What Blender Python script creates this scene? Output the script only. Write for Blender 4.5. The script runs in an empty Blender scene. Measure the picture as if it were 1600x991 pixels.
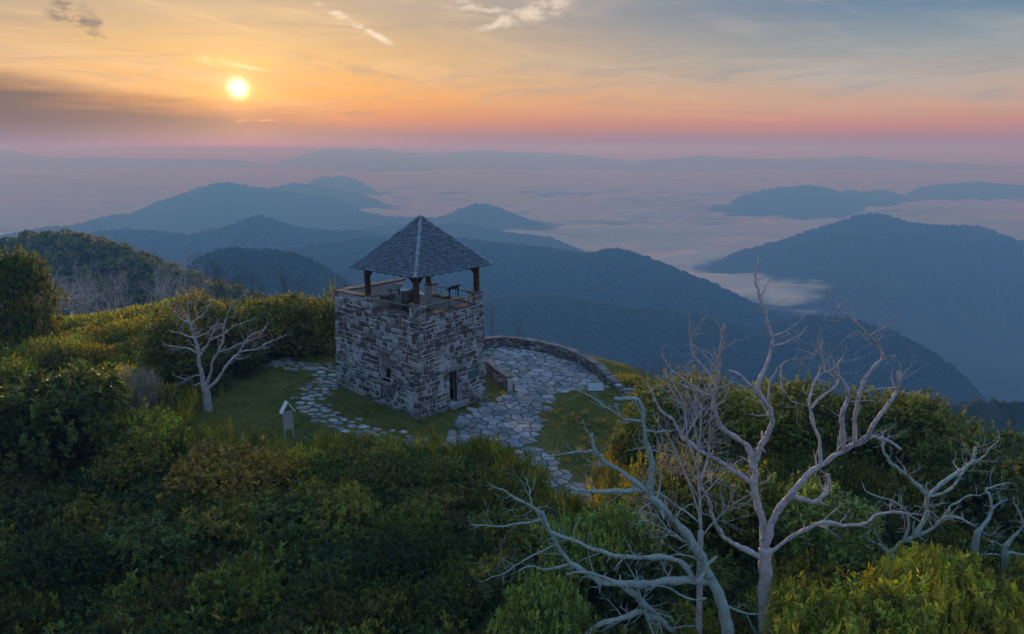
import bpy, math, random
import numpy as np
from mathutils import Vector, Matrix
R = math.radians
random.seed(7); rng = np.random.default_rng(7)
SC = bpy.context.scene
COL = SC.collection

# ---------------------------------------------------------------- camera
F_PX, CX, CY, HORIZON = 1120.0, 800.0, 495.5, 231.0
CAM_Z = 15.7
PITCH = math.atan((CY - HORIZON) / F_PX)
cam_d = bpy.data.cameras.new('camera'); cam = bpy.data.objects.new('camera', cam_d); COL.objects.link(cam)
cam_d.sensor_width = 36; cam_d.lens = 36 * F_PX / 1600; cam_d.clip_start = 0.1; cam_d.clip_end = 200000
cam.location = (0, 0, CAM_Z); cam.rotation_euler = (R(90) - PITCH, 0, 0)
SC.camera = cam
cp, sp = math.cos(PITCH), math.sin(PITCH)

def ray(x, y):
    u = (x - CX) / F_PX; v = (CY - y) / F_PX
    return np.array([u, cp + v * sp, -sp + v * cp])
def at(x, y, Y):                       # photo pixel at forward distance Y (metres)
    d = ray(x, y); return np.array([0, 0, CAM_Z]) + d * (Y / d[1])
def proj(p):
    X, Y, Z = p[0], p[1], p[2] - CAM_Z
    dep = Y * cp - Z * sp; up = Y * sp + Z * cp
    return CX + F_PX * X / dep, CY - F_PX * up / dep
def azel(x, y):
    d = ray(x, y); return math.atan2(d[0], d[1]), math.atan2(d[2], math.hypot(d[0], d[1]))

# ---------------------------------------------------------------- sky, sun, exposure
SUN_AZ, SUN_EL = azel(372, 138)
SUN_DIR = Vector((math.sin(SUN_AZ) * math.cos(SUN_EL), math.cos(SUN_AZ) * math.cos(SUN_EL), math.sin(SUN_EL)))
W = bpy.data.worlds.new('World'); SC.world = W; W.use_nodes = True
class NT:
    """small helper to write node trees as expressions"""
    def __init__(s, tree): s.t = tree; tree.nodes.clear()
    def n(s, typ, **kw):
        nd = s.t.nodes.new(typ)
        for k, v in kw.items(): setattr(nd, k, v)
        return nd
    def put(s, sock, v):
        if isinstance(v, bpy.types.NodeSocket): s.t.links.new(v, sock)
        elif v is not None: sock.default_value = v
    def m(s, op, a, b=None, c=None, clamp=False):
        nd = s.n('ShaderNodeMath', operation=op, use_clamp=clamp)
        for i, v in enumerate((a, b, c)): s.put(nd.inputs[i], v)
        return nd.outputs[0]
    def mix(s, f, a, b, blend='MIX', clamp=False):
        nd = s.n('ShaderNodeMix', data_type='RGBA', blend_type=blend, clamp_result=clamp)
        s.put(nd.inputs[0], f); s.put(nd.inputs[6], a); s.put(nd.inputs[7], b)
        return nd.outputs[2]
    def ramp(s, f, stops, interp='LINEAR'):
        nd = s.n('ShaderNodeValToRGB'); cr = nd.color_ramp; cr.interpolation = interp
        while len(cr.elements) < len(stops): cr.elements.new(0.5)
        for e, (p, c) in zip(cr.elements, stops):
            e.position = p; e.color = (*c, 1) if len(c) == 3 else c
        s.put(nd.inputs[0], f); return nd.outputs[0]
    def smooth(s, v, a, b):
        nd = s.n('ShaderNodeMapRange', interpolation_type='SMOOTHSTEP')
        s.put(nd.inputs[0], v); nd.inputs[1].default_value = a; nd.inputs[2].default_value = b
        return nd.outputs[0]
    def comb(s, x, y, z=0.0):
        nd = s.n('ShaderNodeCombineXYZ')
        for i, v in enumerate((x, y, z)): s.put(nd.inputs[i], v)
        return nd.outputs[0]
    def noise(s, vec, scale, detail=4, rough=.55, dist=0.0):
        nd = s.n('ShaderNodeTexNoise'); s.put(nd.inputs['Vector'], vec)
        nd.inputs['Scale'].default_value = scale; nd.inputs['Detail'].default_value = detail
        nd.inputs['Roughness'].default_value = rough; nd.inputs['Distortion'].default_value = dist
        return nd.outputs[0]

k = NT(W.node_tree)
tc = k.n('ShaderNodeTexCoord').outputs['Generated']
sep = k.n('ShaderNodeSeparateXYZ'); k.put(sep.inputs[0], tc)
DEG = 180 / math.pi
elv = k.m('MULTIPLY', k.m('ARCSINE', sep.outputs[2]), DEG)                       # elevation, degrees
azi = k.m('MULTIPLY', k.m('ARCTAN2', sep.outputs[0], sep.outputs[1]), DEG)       # azimuth, degrees
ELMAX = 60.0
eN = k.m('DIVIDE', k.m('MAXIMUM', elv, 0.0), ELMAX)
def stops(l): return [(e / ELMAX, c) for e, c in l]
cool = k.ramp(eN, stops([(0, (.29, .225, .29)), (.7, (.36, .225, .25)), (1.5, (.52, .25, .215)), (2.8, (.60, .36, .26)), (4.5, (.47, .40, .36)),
                         (6.5, (.285, .34, .375)), (9.5, (.105, .22, .36)), (20, (.22, .36, .58)), (60, (.27, .45, .78))]))  # upper stops here and in warm, out of view, raised to lift foreground ambient
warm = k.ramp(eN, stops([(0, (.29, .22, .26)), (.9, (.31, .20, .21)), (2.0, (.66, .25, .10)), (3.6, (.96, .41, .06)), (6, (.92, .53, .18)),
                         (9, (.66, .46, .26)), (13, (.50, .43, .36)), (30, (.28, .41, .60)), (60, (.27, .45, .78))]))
daz = k.m('SUBTRACT', azi, SUN_AZ * DEG)
# wrap to -180..180
daz = k.m('SUBTRACT', k.m('MODULO', k.m('ADD', daz, 540.0), 360.0), 180.0)
fz = k.m('POWER', 2.718281, k.m('MULTIPLY', k.m('POWER', k.m('DIVIDE', k.m('ABSOLUTE', daz), 29.0), 2.0), -1.0))
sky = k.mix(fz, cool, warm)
dotn = k.n('ShaderNodeVectorMath', operation='DOT_PRODUCT'); k.put(dotn.inputs[0], tc); dotn.inputs[1].default_value = SUN_DIR
ang = k.m('MULTIPLY', k.m('ARCCOSINE', k.m('MINIMUM', dotn.outputs['Value'], 0.9999999)), DEG)
# thin high cloud: long streaks in the direction coordinates of the sky
sv = k.comb(k.m('MULTIPLY', azi, .055), k.m('ADD', k.m('MULTIPLY', elv, .42), k.m('MULTIPLY', azi, .05)))
st1 = k.smooth(k.noise(sv, 1.0, 4, .6, .6), .46, .74)
sv2 = k.comb(k.m('MULTIPLY', azi, .10), k.m('SUBTRACT', k.m('MULTIPLY', elv, .9), k.m('MULTIPLY', azi, .035)), 3.7)
st2 = k.smooth(k.noise(sv2, 1.3, 4, .62, .9), .44, .76)
hi = k.smooth(elv, 1.2, 5.0); cut = k.m('SUBTRACT', 1.0, k.smooth(elv, 25., 60.))
sky = k.mix(k.m('MULTIPLY', k.m('MULTIPLY', st1, .68), k.m('MULTIPLY', hi, cut)), sky, k.mix(fz, (.42, .42, .43, 1), (.95, .62, .32, 1)))
sky = k.mix(k.m('MULTIPLY', k.m('MULTIPLY', st2, .65), k.m('MULTIPLY', hi, cut)), sky, k.mix(fz, (.26, .31, .36, 1), (.58, .40, .26, 1)))
# grey-mauve cloud bank low on the sun side
bank_n = k.noise(k.comb(k.m('MULTIPLY', azi, .06), k.m('MULTIPLY', elv, .5), 9.), 1.0, 4, .6)
bank_top = k.m('ADD', k.m('SUBTRACT', 3.0, k.m('MULTIPLY', k.m('ADD', azi, 22.0), .13)), k.m('MULTIPLY', k.m('SUBTRACT', bank_n, .5), 5.0))
bank = k.m('MULTIPLY', k.smooth(k.m('SUBTRACT', bank_top, elv), -1.2, 1.6), k.m('SUBTRACT', 1.0, k.smooth(k.m('ABSOLUTE', k.m('ADD', azi, 40.0)), 14., 40.)))
sky = k.mix(k.m('MULTIPLY', bank, .92), sky, k.mix(k.smooth(elv, .0, 2.2), (.20, .155, .185, 1), (.125, .092, .09, 1)))
sh_w = k.m('SUBTRACT', k.noise(k.comb(azi, elv), .5, 2, .6), .5)
sh_t = k.noise(k.comb(k.m('MULTIPLY', azi, .45), k.m('MULTIPLY', elv, 1.1), 4.), 1.3, 3, .6)
def streak(p0, p1, width, colr, strength, breakup=.5, taper=True):
    global sky
    (a0, e0), (a1, e1) = [tuple(v * DEG for v in azel(*p)) for p in (p0, p1)]
    dx, dy = a1 - a0, e1 - e0; L = math.hypot(dx, dy); dx /= L; dy /= L
    wob = k.m('MULTIPLY', sh_w, width * 2.2)
    rx = k.m('SUBTRACT', azi, a0); ry = k.m('SUBTRACT', elv, e0)
    u = k.m('DIVIDE', k.m('ADD', k.m('MULTIPLY', rx, dx), k.m('MULTIPLY', ry, dy)), L)
    v = k.m('ADD', k.m('SUBTRACT', k.m('MULTIPLY', ry, dx), k.m('MULTIPLY', rx, dy)), wob)
    wv = k.m('MULTIPLY', k.m('SUBTRACT', 1.15, u), width) if taper else width
    across = k.m('SUBTRACT', 1.0, k.smooth(k.m('DIVIDE', k.m('ABSOLUTE', v), k.m('MAXIMUM', wv, .01)), 0.1, 1.6))
    along = k.m('MULTIPLY', k.smooth(u, -.12, .18), k.m('SUBTRACT', 1.0, k.smooth(u, .75, 1.05)))
    tex = k.smooth(sh_t, .5 - breakup * .5, .5 + breakup * .4)
    sky = k.mix(k.m('MULTIPLY', k.m('MULTIPLY', across, along), k.m('MULTIPLY', tex, strength)), sky, (*colr, 1))
streak((78, 8), (172, 62), .75, (.20, .165, .15), 1.0, .3)
streak((118, 20), (164, 40), .8, (.20, .165, .15), .8, .4)
streak((492, 2), (622, 74), .22, (1.0, .82, .6), .95, .25, taper=False)
streak((890, 2), (738, 46), .75, (.86, .70, .55), .9, .3)
streak((700, 6), (800, 18), .45, (.86, .70, .55), .8, .3)
streak((312, 92), (430, 112), .28, (1.0, .78, .42), .8, .3)
streak((440, 88), (670, 130), .55, (.60, .40, .24), .75, .4)
streak((600, 178), (480, 176), .22, (.42, .24, .19), .8, .4)
streak((360, 190), (440, 188), .12, (.95, .38, .16), .7, .3)
streak((950, 178), (1290, 186), .22, (.68, .36, .24), .6, .5, taper=False)
streak((930, 140), (1130, 160), .28, (.70, .46, .28), .6, .5, taper=False)
# the sun's aureole and disc
def expo(x): return k.m('POWER', 2.718281, k.m('MULTIPLY', x, -1.0))
glow = k.m('ADD', k.m('MULTIPLY', expo(k.m('DIVIDE', ang, 1.0)), .55), k.m('MULTIPLY', expo(k.m('DIVIDE', ang, 5.0)), .24))
gl = k.n('ShaderNodeVectorMath', operation='SCALE'); gl.inputs[0].default_value = (1.0, .60, .16); k.put(gl.inputs[3], glow)
sky = k.mix(1.0, sky, gl.outputs[0], 'ADD')
disc = expo(k.m('POWER', k.m('DIVIDE', ang, .50), 2.0))
dcs = k.n('ShaderNodeVectorMath', operation='SCALE'); dcs.inputs[0].default_value = (3.0, 2.6, 1.7); k.put(dcs.inputs[3], disc)
sky = k.mix(1.0, sky, dcs.outputs[0], 'ADD')
nish = k.n('ShaderNodeTexSky', sky_type='NISHITA'); nish.sun_disc = False
nish.sun_elevation = SUN_EL; nish.sun_rotation = SUN_AZ; nish.altitude = 1500
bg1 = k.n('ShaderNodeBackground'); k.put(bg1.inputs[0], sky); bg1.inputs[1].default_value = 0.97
bg2 = k.n('ShaderNodeBackground'); k.put(bg2.inputs[0], nish.outputs[0]); bg2.inputs[1].default_value = 0.005
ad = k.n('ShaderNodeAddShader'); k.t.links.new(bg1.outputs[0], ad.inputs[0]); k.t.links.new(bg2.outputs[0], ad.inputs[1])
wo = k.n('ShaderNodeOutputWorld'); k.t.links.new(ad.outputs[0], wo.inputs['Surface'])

sun_d = bpy.data.lights.new('sun', 'SUN'); sun_d.energy = 2.9; sun_d.angle = R(1.6); sun_d.color = (1.0, .68, .36)
sun = bpy.data.objects.new('sun', sun_d); COL.objects.link(sun)
sun.rotation_euler = SUN_DIR.to_track_quat('Z', 'Y').to_euler(); sun.location = (-40, 100, 60)

SC.view_settings.view_transform = 'Standard'; SC.view_settings.look = 'None'
SC.view_settings.exposure = 0.0; SC.view_settings.gamma = 1.0; SC.view_settings.use_curve_mapping = False
SC.render.engine = 'CYCLES'
cy = SC.cycles
cy.use_denoising = True; cy.denoiser = 'OPENIMAGEDENOISE'; cy.max_bounces = 6; cy.diffuse_bounces = 3; cy.transmission_bounces = 4
cy.glossy_bounces = 2; cy.volume_bounces = 2; cy.transparent_max_bounces = 8; cy.sample_clamp_indirect = 4.0
W.cycles.sampling_method = 'MANUAL'; W.cycles.sample_map_resolution = 1024

# ---------------------------------------------------------------- numeric helpers
_perm = np.random.default_rng(3).permutation(4096)
_ga = np.random.default_rng(4).uniform(0, 2 * np.pi, 4096)
def perlin(x, y, seed=0):
    x = np.asarray(x, float); y = np.asarray(y, float)
    xi = np.floor(x).astype(np.int64); yi = np.floor(y).astype(np.int64)
    xf, yf = x - xi, y - yi
    u = xf * xf * xf * (xf * (xf * 6 - 15) + 10); v = yf * yf * yf * (yf * (yf * 6 - 15) + 10)
    def g(ix, iy, fx, fy):
        h = _perm[(_perm[(ix + seed * 131) & 4095] + iy) & 4095]; a = _ga[h]
        return np.cos(a) * fx + np.sin(a) * fy
    n00 = g(xi, yi, xf, yf); n10 = g(xi + 1, yi, xf - 1, yf); n01 = g(xi, yi + 1, xf, yf - 1); n11 = g(xi + 1, yi + 1, xf - 1, yf - 1)
    return ((n00 * (1 - u) + n10 * u) * (1 - v) + (n01 * (1 - u) + n11 * u) * v) * 1.5
def fbm(x, y, seed=0, octv=4, gain=.5):
    s = 0; a = 1; f = 1
    for o in range(octv):
        s = s + a * perlin(x * f, y * f, seed + o * 7); a *= gain; f *= 2.03
    return s
def ridged(x, y, seed=0, octv=3):
    s = 0; a = 1; f = 1
    for o in range(octv):
        s = s + a * (1 - np.abs(perlin(x * f, y * f, seed + o * 5)) * 1.6); a *= .5; f *= 2.1
    return s / 1.75
def sstep(a, b, x):
    t = np.clip((np.asarray(x, float) - a) / (b - a), 0, 1); return t * t * (3 - 2 * t)

def fast_mesh(name, verts, faces, cols=None, smooth=False, mat=None):
    """faces: (M,k) index array of triangles or quads, or a list of such arrays"""
    me = bpy.data.meshes.new(name)
    fl = faces if isinstance(faces, list) else [faces]
    fl = [np.asarray(f, np.int32) for f in fl if len(f)]
    verts = np.asarray(verts, np.float32)
    me.vertices.add(len(verts)); me.vertices.foreach_set('co', verts.ravel())
    loops = np.concatenate([f.ravel() for f in fl]); cnt = np.concatenate([np.full(len(f), f.shape[1], np.int32) for f in fl])
    me.loops.add(len(loops)); me.loops.foreach_set('vertex_index', loops)
    me.polygons.add(len(cnt))
    me.polygons.foreach_set('loop_start', np.concatenate([[0], np.cumsum(cnt)[:-1]]).astype(np.int32))
    me.polygons.foreach_set('use_smooth', np.full(len(cnt), smooth, bool))
    me.update(calc_edges=True)
    if cols is not None:
        a = me.color_attributes.new('Col', 'FLOAT_COLOR', 'POINT')
        cols = np.asarray(cols, np.float32)
        if cols.shape[1] == 3: cols = np.concatenate([cols, np.ones((len(cols), 1), np.float32)], 1)
        a.data.foreach_set('color', cols.ravel())
    if mat: me.materials.append(mat)
    return me
class MB:
    """collects convex pieces into one mesh"""
    def __init__(s): s.v = []; s.q = []; s.t = []; s.c = []; s.n = 0
    def add(s, verts, quads=(), tris=(), col=(1, 1, 1)):
        verts = np.asarray(verts, float); b = s.n
        s.v.append(verts); s.n += len(verts)
        if len(quads): s.q.append(np.asarray(quads) + b)
        if len(tris): s.t.append(np.asarray(tris) + b)
        s.c.append(np.tile(np.asarray(col, float), (len(verts), 1)) if np.ndim(col) == 1 else np.asarray(col))
    def hexa(s, p, col=(1, 1, 1)):     # 8 corners: bottom ring 0-3, top ring 4-7
        s.add(p, [(3, 2, 1, 0), (4, 5, 6, 7), (0, 1, 5, 4), (1, 2, 6, 5), (2, 3, 7, 6), (3, 0, 4, 7)], col=col)
    def bar(s, a, b, w, h, up=(0, 0, 1), col=(1, 1, 1)):
        a, b, up = (np.asarray(v, float) for v in (a, b, up))
        d = b - a; d = d / np.linalg.norm(d); sd = np.cross(d, up); sd = sd / np.linalg.norm(sd); u = np.cross(sd, d)
        r = [a - sd * w / 2 - u * h / 2, a + sd * w / 2 - u * h / 2, a + sd * w / 2 + u * h / 2, a - sd * w / 2 + u * h / 2]
        s.hexa([*r, *[q + (b - a) for q in r]], col)
    def tube(s, pts, rad, sides=7, col=(1, 1, 1), wob=.12, seed=0):
        pts = np.asarray(pts, float); rad = np.asarray(rad, float); n = len(pts)
        tg = np.gradient(pts, axis=0); tg /= np.linalg.norm(tg, axis=1)[:, None] + 1e-9
        ref = np.array([.31, .91, .27]); V = []
        for i in range(n):
            sd = np.cross(tg[i], ref); sd /= np.linalg.norm(sd) + 1e-9; up = np.cross(sd, tg[i])
            for j in range(sides):
                a = 2 * math.pi * j / sides
                rr = rad[i] * (1 + wob * math.sin(3.1 * i * .37 + 2.3 * j + seed) + wob * .7 * math.sin(5.7 * j + .9 * i + seed * 2))
                V.append(pts[i] + (sd * math.cos(a) + up * math.sin(a)) * rr)
        V.append(pts[-1] + tg[-1] * rad[-1]); V.append(pts[0] - tg[0] * rad[0] * .3)
        Q = [(i * sides + j, i * sides + (j + 1) % sides, (i + 1) * sides + (j + 1) % sides, (i + 1) * sides + j) for i in range(n - 1) for j in range(sides)]
        T = [((n - 1) * sides + j, (n - 1) * sides + (j + 1) % sides, n * sides) for j in range(sides)] + [((j + 1) % sides, j, n * sides + 1) for j in range(sides)]
        s.add(V, Q, T, col)
    def mesh(s, name, mat, smooth=False):
        return fast_mesh(name, np.concatenate(s.v), [np.concatenate(s.q) if s.q else np.zeros((0, 4), int), np.concatenate(s.t) if s.t else np.zeros((0, 3), int)],
                         np.concatenate(s.c), smooth, mat)
    def build(s, name, mat, parent=None, smooth=False): return obj(name, s.mesh(name, mat, smooth), parent)
def obj(name, me, parent=None):
    o = bpy.data.objects.new(name, me); COL.objects.link(o)
    if parent: o.parent = parent
    return o
def tag(o, label=None, cat=None, group=None, kind=None):
    if label: o['label'] = label
    if cat: o['category'] = cat
    if group: o['group'] = group
    if kind: o['kind'] = kind
    return o
def thing(name, label, cat, loc=(0, 0, 0), group=None, rz=0.0):
    o = bpy.data.objects.new(name, None); COL.objects.link(o); o.location = loc; o.rotation_euler = (0, 0, rz); o.empty_display_size = .3
    return tag(o, label, cat, group)
def inside(poly, x, y):
    x = np.asarray(x, float); y = np.asarray(y, float); r = np.zeros(np.broadcast(x, y).shape, bool); n = len(poly)
    for i in range(n):
        x0, y0 = poly[i][:2]; x1, y1 = poly[(i + 1) % n][:2]
        if y0 == y1: continue
        c = ((y0 > y) != (y1 > y)) & (x < (x1 - x0) * (y - y0) / (y1 - y0) + x0); r ^= c
    return r
def dist_poly(poly, x, y, closed=True):
    n = len(poly); best = np.full(np.shape(x), 1e9)
    for i in range(n if closed else n - 1):
        a = np.array(poly[i][:2]); b = np.array(poly[(i + 1) % n][:2]); d = b - a; L2 = d @ d + 1e-9
        t = np.clip(((x - a[0]) * d[0] + (y - a[1]) * d[1]) / L2, 0, 1)
        best = np.minimum(best, np.hypot(x - a[0] - t * d[0], y - a[1] - t * d[1]))
    return best

# ---------------------------------------------------------------- materials
def material(name):
    m = bpy.data.materials.new(name); m.use_nodes = True; return m, NT(m.node_tree)
def principled(kk, color, rough=.9, spec=.2, normal=None, alpha=None):
    b = kk.n('ShaderNodeBsdfPrincipled'); kk.put(b.inputs['Base Color'], color); kk.put(b.inputs['Roughness'], rough)
    b.inputs['Specular IOR Level'].default_value = spec
    if normal is not None: kk.put(b.inputs['Normal'], normal)
    if alpha is not None: kk.put(b.inputs['Alpha'], alpha)
    return b.outputs[0]
def out(kk, s):
    o = kk.n('ShaderNodeOutputMaterial'); kk.t.links.new(s, o.inputs['Surface'])
def bump(kk, h, strength=.5, dist=.02):
    b = kk.n('ShaderNodeBump'); kk.put(b.inputs['Height'], h); b.inputs['Strength'].default_value = strength; b.inputs['Distance'].default_value = dist
    return b.outputs[0]
def coords(kk, world=True):
    return kk.n('ShaderNodeNewGeometry').outputs['Position'] if world else kk.n('ShaderNodeTexCoord').outputs['Object']
def vcol(kk):
    a = kk.n('ShaderNodeAttribute', attribute_name='Col'); return a.outputs['Color']
def scalec(kk, c, f):
    g = kk.n('ShaderNodeVectorMath', operation='SCALE'); kk.put(g.inputs[0], c); kk.put(g.inputs[3], f); return g.outputs[0]
M = {}
# leaves: the object colour times a per-leaf tint, part of the light passing through
m, q = material('leaf'); M['leaf'] = m
oc = q.n('ShaderNodeObjectInfo').outputs['Color']
lc = scalec(q, q.mix(1.0, oc, vcol(q), 'MULTIPLY'), 1.22)
d = principled(q, lc, .5, .38)
tr = q.n('ShaderNodeBsdfTranslucent'); q.put(tr.inputs[0], q.mix(1.0, lc, (1.5, 1.35, .5, 1), 'MULTIPLY'))
mx = q.n('ShaderNodeMixShader'); mx.inputs[0].default_value = .45
q.t.links.new(d, mx.inputs[1]); q.t.links.new(tr.outputs[0], mx.inputs[2]); out(q, mx.outputs[0])
# vertex coloured stone
def stone_mat(name, nscale=6, lichen=.0, rough=.92, bs=.6):
    m, q = material(name); P = coords(q)
    n1 = q.noise(P, nscale, 6, .65); n2 = q.noise(P, nscale * 4, 4, .7)
    c = scalec(q, vcol(q), q.m('ADD', q.m('MULTIPLY', n1, 1.1), .45))
    if lichen:
        f = q.m('MULTIPLY', q.smooth(q.noise(P, 3.2, 7, .7), .55, .68), lichen)
        c = q.mix(f, c, (.46, .50, .48, 1))
        mp = q.n('ShaderNodeMapping'); q.put(mp.inputs[0], P); mp.inputs['Scale'].default_value = (2.4, 2.4, .55)     # lime runs down the masonry
        c = q.mix(q.m('MULTIPLY', q.smooth(q.noise(mp.outputs[0], 1.0, 6, .68), .55, .68), lichen), c, (.47, .56, .64, 1))
    out(q, principled(q, c, rough, .25, bump(q, q.m('ADD', n1, q.m('MULTIPLY', n2, .5)), bs, .03))); M[name] = m
stone_mat('rubble', 5, .55); stone_mat('flag', 4, .25, .8, .35); stone_mat('coping', 5, .5)
m, q = material('mortar'); P = coords(q); n1 = q.noise(P, 3, 6, .7)
out(q, principled(q, q.ramp(n1, [(.3, (.30, .31, .32)), (.5, (.50, .52, .54)), (.7, (.70, .73, .76))]), .95, .1, bump(q, q.noise(P, 30, 4, .7), .6, .02))); M['mortar'] = m
m, q = material('shingle'); P = coords(q)
c = scalec(q, vcol(q), q.m('ADD', q.m('MULTIPLY', q.noise(P, 5, 6, .7), 1.2), .4))
out(q, principled(q, c, .7, .35, bump(q, q.noise(P, 40, 4, .7), .4, .01))); M['shingle'] = m
def wood_mat(name, c0, c1, rough=.8):
    m, q = material(name); P = coords(q); mp = q.n('ShaderNodeMapping'); q.put(mp.inputs[0], P); mp.inputs['Scale'].default_value = (9, 9, 1.2)
    n1 = q.noise(mp.outputs[0], 3, 6, .65); out(q, principled(q, q.ramp(n1, [(.3, c0), (.7, c1)]), rough, .3, bump(q, n1, .4, .01))); M[name] = m
wood_mat('timber', (.045, .024, .014), (.11, .062, .036)); wood_mat('deck_wood', (.09, .065, .05), (.16, .12, .09)); wood_mat('pale_wood', (.27, .265, .26), (.46, .455, .445))
def plain(name, c, rough=.6, metal=0., var=.25):
    m, q = material(name); n1 = q.noise(coords(q), 8, 5, .6)
    f = q.m('ADD', q.m('MULTIPLY', n1, var * 2), 1 - var)
    b = q.n('ShaderNodeBsdfPrincipled'); q.put(b.inputs['Base Color'], scalec(q, (*c,), f)); b.inputs['Roughness'].default_value = rough; b.inputs['Metallic'].default_value = metal
    out(q, b.outputs[0]); M[name] = m
plain('dark_iron', (.03, .032, .035), .5, .4); plain('steel_rail', (.32, .32, .33), .45, .7); plain('plaque_green', (.05, .14, .13), .4)
plain('panel_face', (.30, .40, .44), .35, 0, .25); plain('panel_dark', (.10, .13, .13), .35, 0, .3); plain('white_paint', (.74, .78, .82), .5, 0, .12); plain('shadow_void', (.02, .02, .022), .9)
def bark_mat(name, lich, base=((.13, .115, .115), (.36, .325, .335))):
    m, q = material(name); P = coords(q); n1 = q.noise(P, 5, 6, .75, .8); n2 = q.noise(P, 2.4, 6, .72)
    c = q.ramp(n1, [(.28, base[0]), (.62, base[1])])
    f = q.smooth(n2, .62 - .3 * lich, .72 - .26 * lich)
    c = q.mix(q.m('MULTIPLY', f, min(1, .35 + lich)), c, q.ramp(q.noise(P, 26, 4, .7), [(.35, (.13, .19, .175)), (.62, (.44, .58, .55))]))
    out(q, principled(q, c, .9, .15, bump(q, q.m('ADD', n1, q.noise(P, 45, 4, .7)), .8, .02))); M[name] = m
bark_mat('bark_silver', .16, ((.17, .158, .166), (.62, .585, .61))); bark_mat('bark_lichen', .85, ((.12, .112, .117), (.46, .44, .455))); bark_mat('bark_dark', .1, ((.05, .045, .045), (.15, .135, .135)))
bark_mat('bark_stem', .25, ((.03, .026, .02), (.10, .085, .07)))
# ground: grass and soil; woodland on the slopes beyond
m, q = material('ground'); P = coords(q)
n1 = q.noise(P, .35, 6, .65); n2 = q.noise(P, 5, 5, .7)
c = q.ramp(q.m('ADD', q.m('MULTIPLY', n1, .7), q.m('MULTIPLY', n2, .3)), [(.30, (.055, .072, .020)), (.46, (.085, .105, .028)), (.58, (.13, .125, .040)), (.70, (.19, .155, .09))])
out(q, principled(q, c, .95, .1, bump(q, n2, .7, .06))); M['ground'] = m
m, q = material('forest_slope'); P = coords(q)
v1 = q.n('ShaderNodeTexVoronoi'); q.put(v1.inputs['Vector'], P); v1.inputs['Scale'].default_value = .09
n1 = q.noise(P, .012, 6, .65)
c = q.mix(q.m('MULTIPLY', v1.outputs['Distance'], .1), q.ramp(n1, [(.3, (.022, .038, .014)), (.7, (.055, .072, .026))]), (.02, .03, .015, 1))
out(q, principled(q, c, .95, .05, bump(q, q.m('MULTIPLY', v1.outputs['Distance'], -1.), .9, 5.0))); M['forest_slope'] = m
m, q = material('canopy'); P = coords(q)
c = scalec(q, vcol(q), q.m('ADD', q.m('MULTIPLY', q.noise(P, .5, 4, .7), 1.4), .3))
d = principled(q, c, .8, .1); tr = q.n('ShaderNodeBsdfTranslucent'); q.put(tr.inputs[0], c); mx = q.n('ShaderNodeMixShader'); mx.inputs[0].default_value = .2
q.t.links.new(d, mx.inputs[1]); q.t.links.new(tr.outputs[0], mx.inputs[2]); out(q, mx.outputs[0]); M['canopy'] = m
# valley fog: scattering, its white tinted blue to stand in for shade, thinning out where it laps against the slopes
m, q = material('valley_fog'); P = coords(q)
th = q.n('ShaderNodeAttribute', attribute_name='thick').outputs['Fac']
mp = q.n('ShaderNodeMapping'); q.put(mp.inputs[0], P); mp.inputs['Scale'].default_value = (1 / 900, 1 / 420, 1 / 400)
n1 = q.noise(mp.outputs[0], 1.0, 7, .62, .8)
mp2 = q.n('ShaderNodeMapping'); q.put(mp2.inputs[0], P); mp2.inputs['Scale'].default_value = (1 / 3600, 1 / 1500, 1 / 900)
n2 = q.noise(mp2.outputs[0], 1.0, 6, .6, 1.0)
nn = q.m('ADD', q.m('MULTIPLY', q.m('SUBTRACT', n1, .5), 2.1), q.m('MULTIPLY', q.m('SUBTRACT', n2, .5), 3.4))
al = q.smooth(q.m('ADD', q.m('MINIMUM', th, .86), nn), .0, .72)
d = q.n('ShaderNodeBsdfDiffuse'); d.inputs[0].default_value = (.84, .93, 1.0, 1)
q.put(d.inputs['Normal'], bump(q, q.m('ADD', n1, n2), .9, 260.0))
tr = q.n('ShaderNodeBsdfTranslucent'); tr.inputs[0].default_value = (.82, .91, .99, 1)
mx = q.n('ShaderNodeMixShader'); mx.inputs[0].default_value = .25; q.t.links.new(d.outputs[0], mx.inputs[1]); q.t.links.new(tr.outputs[0], mx.inputs[2])
tp = q.n('ShaderNodeBsdfTransparent'); m2 = q.n('ShaderNodeMixShader'); q.put(m2.inputs[0], al)
q.t.links.new(tp.outputs[0], m2.inputs[1]); q.t.links.new(mx.outputs[0], m2.inputs[2]); out(q, m2.outputs[0]); M['valley_fog'] = m

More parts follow.
